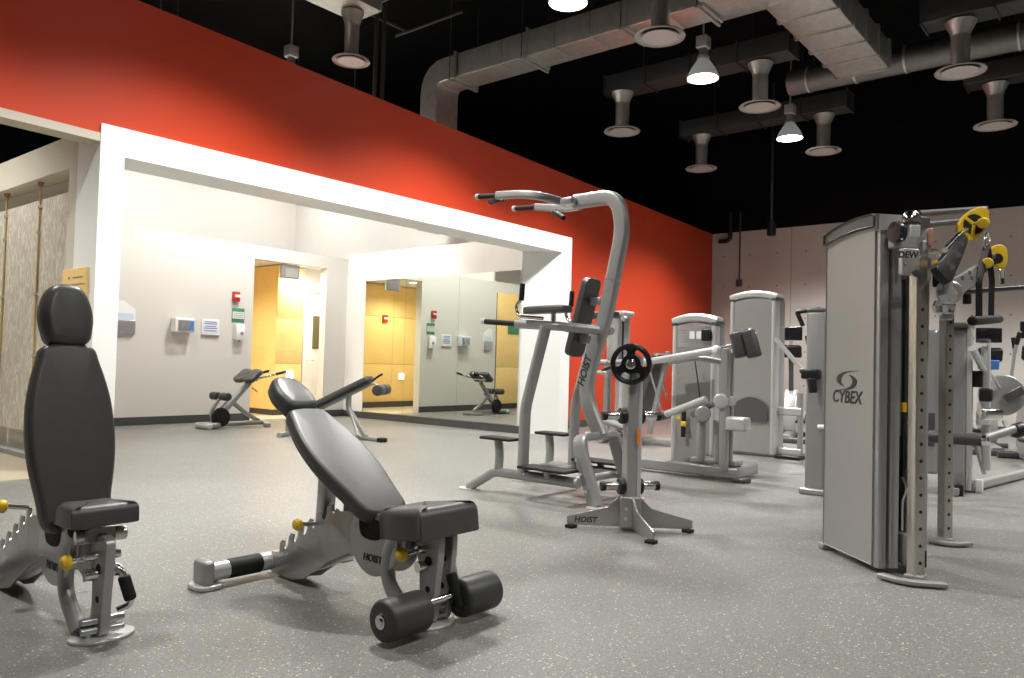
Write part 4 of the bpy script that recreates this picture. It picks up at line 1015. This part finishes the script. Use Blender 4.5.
for c, top in ((C1, 1.66), (C2, 1.72)):
    u = F('upright', MB().bar([V(c.x, c.y, .03), V(c.x, c.y, top)], .062, .062, up=(-.6, -.8, 0), r=.006), 'holed')
    fdn = V(-.80, -.60, 0); sdn = V(-.6, .8, 0)
    n_ = V(c.x, c.y, 0)
    bmx = Matrix.Identity(3)
    for k in range(16):
        z = .10+k*.085
        F('adjustment_hole', MB().cyl(n_+V(-.6, -.8, 0)*.029+V(0, 0, z), n_+V(-.6, -.8, 0)*.0325+V(0, 0, z), .009, n=10), 'hole', u)
    F('upright_foot', MB().box((c.x+.0, c.y-.0, .02), (.09, .09, .04), bev=.008), 'silver')
# feet
F('base_foot', MB().bar([V(4.283, 1.062, 0.020), V(4.233, 0.935, 0.020), V(4.322, 0.771, 0.020)], .05, .022, .10), 'shroud')
F('base_foot', MB().bar([V(5.408, 1.055, 0.020), V(5.375, 0.939, 0.020), V(5.486, 0.851, 0.020)], .05, .022, .10), 'shroud')
# head assembly between tower and upright
F('head_plate', MB().box(V(4.458, 1.080, 1.798), (.085, .02, .11), rot=Matrix.Rotation(R(-40), 3, 'Z'), bev=.008), 'cap')
for k, px in enumerate((900, 905, 910)): F('head_pulley', MB().rcyl(V(4.30+.03*k, 1.02, 1.775), V(4.318+.03*k, 1.005, 1.775), .055, .003), 'iron')
F('head_cover', MB().box(V(4.37, .995, 1.755), (.13, .05, .12), rot=Matrix.Rotation(R(-40), 3, 'Z'), bev=.008), 'shroud')
F('head_plate', MB().box(V(4.207, 0.900, 1.755), (.055, .012, .06), rot=Matrix.Rotation(R(-40), 3, 'Z'), bev=.004), 'cap')
F('dome_cap', MB().lathe(V(4.397, 0.960, 1.836), [(.046, -.005), (.048, .01), (.042, .035), (.026, .055), (.005, .062)], 24), 'chrome')
F('orange_tag', MB().box(V(4.545, 0.900, 1.774), (.03, .012, .09), rot=Matrix.Rotation(R(-40), 3, 'Z'), bev=.003), 'copper')
# carriages
cg = F('carriage', MB().box(V(4.295, 0.945, 1.614), (.095, .04, .135), rot=Matrix.Rotation(R(-42), 3, 'Z'), bev=.008), 'alu')
tm = frame(V(4.091, 0.905, 1.622), (.64, -.77, 0), (0, 0, 1))
F('number_letters', MB().text('DEW', tm, .042, .002, .1, bold=.0015), 'ink', cg)
F('carriage_bolt', MB().rcyl(V(4.146, 0.930, 1.581), V(4.002, 0.900, 1.563), .008, .002), 'chrome', cg)
F('carriage_boss', MB().rcyl(V(4.400, 0.930, 1.569), V(4.153, 0.880, 1.540), .02, .004), 'darkcap', cg)
F('carriage_block', MB().box(V(4.557, 0.930, 1.644), (.05, .05, .22), rot=Matrix.Rotation(R(-42), 3, 'Z'), bev=.008), 'alu')
F('release_hook', MB().tube([V(4.355, 0.880, 1.668), V(4.539, 0.870, 1.696), V(4.666, 0.870, 1.675), V(4.669, 0.870, 1.621)], .012, .03), 'chrome')
F('release_grip', MB().rcyl(V(4.592, 0.870, 1.634), V(4.597, 0.870, 1.512), .026, .008), 'rubber')
F('pop_pin', MB().rcyl(V(4.385, 0.840, 1.613), V(4.269, 0.820, 1.598), .013, .003), 'yellow')
# upper arm (dark), pulley, handle
def arm_plate(p, q, wd, m, holes):
    p, q = Vector(p), Vector(q); d = (q-p).normalized(); L = (q-p).length
    nrm = V(-.77, -.64, .0); nrm = (nrm-d*nrm.dot(d)).normalized(); sd = d.cross(nrm)
    mt = frame(p, tuple(d), tuple(sd)); o = spline([(0, -wd*.6), (0, wd*.6), (L*.3, wd*.62), (L*.65, wd*.5), (L, wd*.28), (L, -wd*.28), (L*.65, -wd*.42), (L*.3, -wd*.5)], 4)
    a = F('swing_arm', MB().prism(o, -.02, .02, mt, bev=.006), m)
    for u, v, a_, b_ in holes:
        F('arm_cut_out', MB().prism([(u*L+a_*math.cos(t*PI/8)+b_*.4*math.sin(t*PI/8), v*wd+b_*math.sin(t*PI/8)) for t in range(16)], -.0205, .0205, mt), 'hole', a)
    return a
arm_plate(V(4.271, 0.800, 1.533), V(4.656, 0.770, 1.773), .085, 'black', ((.25, .25, .03, .016), (.25, -.2, .03, .014), (.55, .2, .03, .016), (.55, -.15, .025, .013), (.8, .05, .02, .012)))
F('arm_neck', MB().tube([V(4.276, 0.780, 1.661), V(4.516, 0.765, 1.763), V(4.720, 0.762, 1.825)], .014, .02), 'chrome')
def pulley(c, r, ax, stretch, rootn):
    c = Vector(c); ax = Vector(ax).normalized(); x = ax.cross(V(0, 0, 1)).normalized(); y = x.cross(ax) * -1
    d = (x*stretch[0]+V(0, 0, 1)*stretch[1]).normalized(); e = ax.cross(d)
    mt = frame(c, tuple(d), tuple(e))
    o = [(r*1.28*math.cos(t*PI/12)+.25*r*math.cos(2*t*PI/12)*.3, r*.80*math.sin(t*PI/12)) for t in range(24)]
    h = F('pulley_housing', MB().prism(o, -.018, .018, mt, bev=.006), 'yellow')
    w_ = F('pulley_wheel', MB().lathe(c-ax*.0, [(r*.35, -.021), (r*.66, -.0215), (r*.66, .0215), (r*.35, .021)], 28, axis=tuple(ax)), 'hole', h)
    for k in range(3):
        a = R(90+120*k); q = d*math.cos(a)+e*math.sin(a)
        F('pulley_spoke', MB().bar([c+q*r*.05, c+q*r*.70], r*.22, .046, up=tuple(ax), r=.002), 'yellow', h)
    return h
AXD = (-.80, -.60, 0)
pu = pulley(V(4.872, 0.758, 1.875), .085, AXD, (-.6, .8), fx)
F('pulley_knuckle', MB().rcyl(V(5.212, 0.750, 1.944), V(4.833, 0.700, 1.874), .030, .01), 'yellow', pu)
F('pulley_cover', MB().rcyl(V(5.280, 0.760, 1.992), V(5.038, 0.730, 1.949), .035, .008), 'black', pu)
cb_ = F('carabiner', MB().tube([V(5.265, 0.742, 1.893), V(5.377, 0.742, 1.873), V(5.342, 0.742, 1.808), V(5.198, 0.742, 1.789), V(5.196, 0.742, 1.847)], .005, .012, closed=True), 'chrome')
# lower arm (bright)
F('arm_hub', MB().rcyl(V(4.888, 0.860, 1.510), V(4.508, 0.800, 1.472), .062, .012), 'alu')
F('hub_button', MB().rcyl(V(4.600, 0.800, 1.472), V(4.503, 0.785, 1.464), .022, .004), 'yellow')
F('hub_lower', MB().lathe(V(4.920, 0.900, 1.435), [(.02, -.05), (.05, -.04), (.06, .0), (.05, .03)], 24), 'chrome')
F('hub_collar', MB().rcyl(V(4.979, 0.900, 1.360), V(4.977, 0.900, 1.405), .035, .008), 'cap')
arm_plate(V(4.371, 0.800, 1.453), V(5.471, 0.775, 1.730), .085, 'alu', ((.33, -.22, .035, .012), (.5, .12, .035, .012), (.5, -.24, .035, .012), (.66, .1, .03, .010), (.7, -.2, .03, .010), (.82, .04, .025, .010)))
F('arm_stop', MB().rcyl(V(5.001, 0.800, 1.507), V(5.004, 0.800, 1.450), .022, .006), 'rubber')
F('arm_tip', MB().tube([V(5.270, 0.777, 1.695), V(5.522, 0.772, 1.785), V(5.759, 0.772, 1.808)], .022, .02), 'darkcap')
pu2 = F('pulley_housing', MB().prism(spline([(-.04, -.03), (-.05, .05), (.0, .085), (.05, .06), (.055, -.03), (.02, -.07)], 4), -.02, .02, frame(V(5.793, 0.760, 1.805), (.6, -.8, 0), (0, 0, 1)), bev=.008), 'yellow')
F('pulley_wheel', MB().lathe(V(5.714, 0.755, 1.788), [(.012, -.024), (.032, -.024), (.032, .024), (.012, .024)], 24, axis=AXD), 'hole', pu2)
F('pulley_knuckle', MB().rcyl(V(5.438, 0.760, 1.731), V(5.135, 0.720, 1.693), .030, .008), 'yellow', pu2)
F('carabiner', MB().tube([V(5.967, 0.760, 1.773), V(6.103, 0.760, 1.761), V(6.106, 0.760, 1.694), V(5.928, 0.760, 1.663), V(5.924, 0.760, 1.742)], .005, .012, closed=True), 'chrome')
F('cable_stop', MB().rcyl(V(6.015, 0.760, 1.698), V(6.017, 0.760, 1.659), .014, .004), 'black')
# pull-up bars across the top
F('pull_up_bar', MB().tube([V(4.599, 0.970, 1.912), V(5.594, 0.800, 2.091)], .020), 'darkcap')
F('pull_up_bar', MB().tube([V(4.599, 0.950, 1.850), V(5.107, 0.830, 1.941)], .018), 'darkcap')
F('cross_bar', MB().tube([V(5.152, 0.860, 1.534), V(6.316, 0.550, 1.664)], .017), 'black')
# hanging handle
hg = thing('pulldown_strap', 'black two-strand strap with a round bar hanging from the upper yellow pulley', 'strap', tuple(V(5.269, 0.742, 1.811)))
H_ = lambda n, mb, m: build(n, mb, M[m], hg, True)
H_('strap', MB().bar([V(5.234, 0.742, 1.794), V(5.023, 0.745, 1.586), V(5.032, 0.745, 1.383)], .042, .008, .03, up=(.77, .64, 0)), 'rubber')
H_('strap', MB().bar([V(5.291, 0.740, 1.802), V(5.412, 0.735, 1.624), V(5.384, 0.735, 1.405)], .036, .008, .03, up=(.77, .64, 0)), 'rubber')
H_('grip', MB().rcyl(V(4.812, 0.745, 1.342), V(5.686, 0.733, 1.405), .026, .010), 'rubber')
H_('ring', MB().lathe(V(5.269, 0.742, 1.805), [(.014, -.004), (.020, 0), (.014, .004)], 20, axis=(.77, .64, 0)), 'chrome')

# leg curl machine beyond the trainer
lm = thing('leg_curl_machine', 'silver leg curl machine with grey disc and black roller, behind the cable trainer', 'exercise machine', (8.0, 1.3, 0))
K = lambda n, mb, m, par=None: build(n, mb, M[m], par or lm, True)
K('stack_shroud', MB().box((8.08, 1.37, .74), (.34, .22, 1.46), bev=.03), 'alu')
K('shroud_edge', MB().bar([(7.93, 1.245, .03), (7.93, 1.245, 1.47)], .04, .04), 'cap')
K('top_cap', MB().box((8.0, 1.34, 1.49), (.36, .20, .05), bev=.018), 'darkcap')
K('second_post', MB().bar([V(8.151, 1.150, 1.316), V(8.201, 1.150, 0.192)], .07, .07, up=(1, 0, 0)), 'cap')
K('post_cap', MB().box(V(8.040, 1.150, 1.357), (.16, .09, .035), bev=.01), 'darkcap')
for d_ in (0, 9):
    K('diagonal_tube', MB().tube([V(7.75+d_*.02, 1.2, 1.28-d_*.003), V(8.45+d_*.03, 1.13, .93)], .026), 'cap')
K('black_module', MB().box(V(8.159, 1.220, 1.015), (.14, .10, .15), bev=.015), 'black')
K('black_module', MB().box(V(7.958, 1.120, 0.877), (.10, .10, .12), bev=.02), 'black')
dk = K('cam_disc', MB().rcyl((8.76, 1.10, .865), (8.86, 1.12, .865), .20, .02, 36), 'shroud')
K('disc_arm', MB().bar([(8.74, 1.07, .83), (8.72, .92, .93)], .08, .05, up=(1, 0, 0)), 'darkcap', dk)
K('roller', MB().rcyl((7.30, 1.44, .525), (7.30, 1.05, .525), .052, .012), 'foam')
K('roller_hub', MB().rcyl((7.30, 1.06, .525), (7.30, 1.01, .525), .045, .012), 'chrome')
K('lever_arm', MB().tube([(7.31, 1.03, .54), (7.55, .84, .625)], .034), 'shroud')
K('lever_end', MB().rcyl((7.53, .86, .60), (7.60, .80, .62), .06, .015), 'black')
K('chrome_cluster', MB().rcyl((7.6, 1.10, .72), (7.8, 1.0, .72), .05, .015), 'chrome')
K('seat_bracket', MB().box(V(8.125, 1.150, 0.666), (.3, .10, .12), bev=.02), 'cap')
K('base_rail', MB().bar([V(7.620, 1.297, 0.040), V(8.328, 1.336, 0.040)], .06, .06), 'silver')
K('base_rail', MB().bar([(8.0, 1.25, .05), (9.6, 1.0, .05)], .08, .08), 'silver')
K('rubber_foot', MB().box(V(7.704, 1.281, 0.050), (.07, .07, .10), bev=.012), 'black')
K('foot_cap', MB().box((8.05, 1.18, .06), (.06, .06, .12), bev=.012), 'white')
K('brace', MB().tube([V(7.947, 1.200, 0.475), V(8.303, 1.180, 0.153)], .02), 'alu')
K('stack_cover', MB().box((7.85, 1.62, .80), (.10, .30, 1.3), bev=.03), 'alu')
K('weight_stack', MB().box((7.84, 1.62, .55), (.12, .26, .30), bev=.006), 'darkcap')

# cardio machines by the grey wall
def cardio(name, label, x, y, rot, drum, blue=False):
    t = thing(name, label, 'exercise machine', (x, y, 0), rot)
    b = lambda n, mb, m, p=None: build(n, mb, M[m], p or t)
    b('base', MB().bar([(-.75, 0, .06), (.65, 0, .06)], .14, .10), 'silver')
    for xx in (-.72, .62): b('cross_foot', MB().bar([(xx, -.30, .04), (xx, .30, .04)], .09, .07), 'darkcap')
    b('flywheel_cover', MB().prism(spline([(.1, .10), (.55, .10), (.66, .40), (.50, .70), (.22, .72), (.05, .42)], 5), -.10, .10, frame((0, 0, 0), (1, 0, 0), (0, 0, 1)), bev=.03), 'shroud' if not drum else 'cap')
    b('mast', MB().bar([(.30, 0, .65), (.22, 0, 1.20), (.15, 0, 1.38)], .09, .07, .1, up=(0, 1, 0)), 'darkcap')
    c = b('console', MB().box((.12, 0, 1.34), (.08, .32, .19), rot=Matrix.Rotation(R(-20), 3, 'Y'), bev=.03), 'black')
    b('display', MB().box((.085, 0, 1.372), (.006, .26, .14), rot=Matrix.Rotation(R(-20), 3, 'Y')), 'screen', c)
    b('tv', MB().box((.20, 0, 1.62), (.05, .32, .21), bev=.012), 'screen')
    b('tv_stalk', MB().cyl((.17, 0, 1.40), (.20, 0, 1.54), .02), 'alu')
    for s in (-1, 1):
        h = b('handlebar', MB().tube([(.25, s*.24, .62), (.12, s*.27, 1.05), (-.08, s*.27, 1.42), (-.14, s*.24, 1.58)], .018, .15), 'alu')
        b('hand_grip', MB().rcyl((-.09, s*.268, 1.43), (-.14, s*.242, 1.58), .026, .008), 'rubber', h)
        b('pedal_arm', MB().bar([(.25, s*.20, .40), (-.45, s*.20, .26)], .05, .05), 'silver')
        b('pedal', MB().box((-.35, s*.20, .30), (.36, .15, .04), bev=.015), 'rubber')
    if blue: b('blue_panel', MB().box((.05, .02, 1.20), (.03, .26, .14), rot=Matrix.Rotation(R(-20), 3, 'Y'), bev=.03), 'blue')
    return t
cardio('elliptical_trainer', 'elliptical trainer with black screen, seen past the silver tower', 11.9, 4.27, R(15), True)
cardio('elliptical_trainer', 'elliptical trainer with a blue panel under its screen, by the grey wall', 12.6, 1.72, R(15), False, True)
cardio('elliptical_trainer', 'elliptical trainer cut by the edge of the picture, its curved handlebar showing', 11.2, 1.02, R(20), False)

# chest press behind the pull-up station
cp_ = thing('chest_press_machine', 'grey press machine with a tilted black back pad, before the red wall', 'exercise machine', (9.2, 5.4, 0))
Q = lambda n, mb, m, par=None: build(n, mb, M[m], par or cp_, True)
Q('stack_shroud', MB().box((9.4, 5.80, 1.40), (.30, .24, .78), bev=.05), 'alu')
Q('shroud_cap', MB().box((9.36, 5.74, 1.78), (.3, .28, .07), bev=.03), 'cap')
Q('guide_rod', MB().cyl((9.22, 5.62, 1.0), (9.22, 5.62, 1.72), .014), 'black')
Q('pulley', MB().rcyl((9.18, 5.60, 1.70), (9.26, 5.60, 1.70), .04, .01), 'silver')
for px, x in ((604, 9.3), (616, 9.25)): Q('frame_post', MB().bar([V(x, (5.90 if px < 610 else 5.68), .06), V(x, (5.90 if px < 610 else 5.68), 1.05)], .09, .09, r=.02), 'silver')
Q('frame_post', MB().bar([V(9.200, 5.611, 1.048), V(9.200, 5.605, 0.197)], .06, .06, r=.015), 'cap')
for py in (362, 373): Q('press_handle', MB().rcyl(V(9.0, 5.72, 1.05+(366-py)/775*10.4), V(9.0, 5.98, 1.05+(366-py)/775*10.4), .026, .008), 'cap')
Q('handle_grip', MB().rcyl(V(9.000, 5.805, 0.972), V(9.000, 5.646, 1.044), .024, .008), 'black')
Q('press_arm', MB().tube([V(9.100, 5.905, 1.081), V(9.100, 5.349, 1.120), V(9.100, 4.857, 1.168)], .034, .04), 'silver')
bt, bb2 = V(9.200, 4.970, 1.234), V(9.200, 5.266, 0.357)
d_ = (bt-bb2).normalized(); m = frame(bb2, (1, 0, 0), tuple(d_))
if (m.to_3x3() @ V(0, 0, 1)).y < 0: m = frame(bb2, (-1, 0, 0), tuple(d_))
Q('back_pad', MB().pad(fillet([(-.16, 0, 0), (.16, 0, 0), (.16, .90, 0), (-.16, .90, 0)], .06, 5, True), .09, m, .03), 'vinyl')
Q('back_frame', MB().bar([bt+V(0, -.06, .02), bb2+V(0, -.10, -.20)], .07, .06, up=(1, 0, 0)), 'silver')
Q('seat', MB().box(bb2+V(0, .22, -.02), (.34, .36, .09), bev=.03), 'vinyl')
Q('base_rail', MB().bar([(9.25, 6.2, .06), (9.25, 4.85, .06)], .10, .09), 'silver')
Q('base_rail', MB().bar([(8.9, 5.75, .06), (9.6, 5.75, .06)], .10, .09), 'silver')
Q('side_tube', MB().tube([V(9.000, 5.771, 0.304), V(9.000, 5.192, 0.185)], .05), 'silver')
Q('rubber_foot', MB().rcyl(V(8.950, 5.513, 0.149), V(8.950, 5.419, 0.117), .04, .01), 'black')
Q('brace', MB().tube([V(9.200, 5.072, 1.127), V(9.200, 4.913, 0.642)], .014), 'chrome')
td = thing('paper_dispenser', 'white paper dispenser on the red wall above the tilted black back pad', 'dispenser', (11.9, redy(11.9), 1.25))
build('casing', MB().rcyl((11.9, redy(11.9)-.18, 1.20), (11.9, redy(11.9)-.18, 1.52), .13, .03), M['white'], td, True)
build('wall_bracket', MB().box((11.9, redy(11.9)-.045, 1.33), (.2, .06, .22), bev=.01), M['cap'], td, True)
build('lid_button', MB().rcyl((11.9, redy(11.9)-.18, 1.51), (11.9, redy(11.9)-.18, 1.55), .04, .01), M['white'], td, True)

w = bpy.data.worlds.new('world'); SC.world = w; w.use_nodes = True
w.node_tree.nodes['Background'].inputs[0].default_value = (.02, .02, .02, 1)
SC.view_settings.view_transform = 'Standard'; SC.view_settings.look = 'None'; SC.view_settings.exposure = .06; SC.view_settings.gamma = 1
SC.view_settings.use_curve_mapping = False
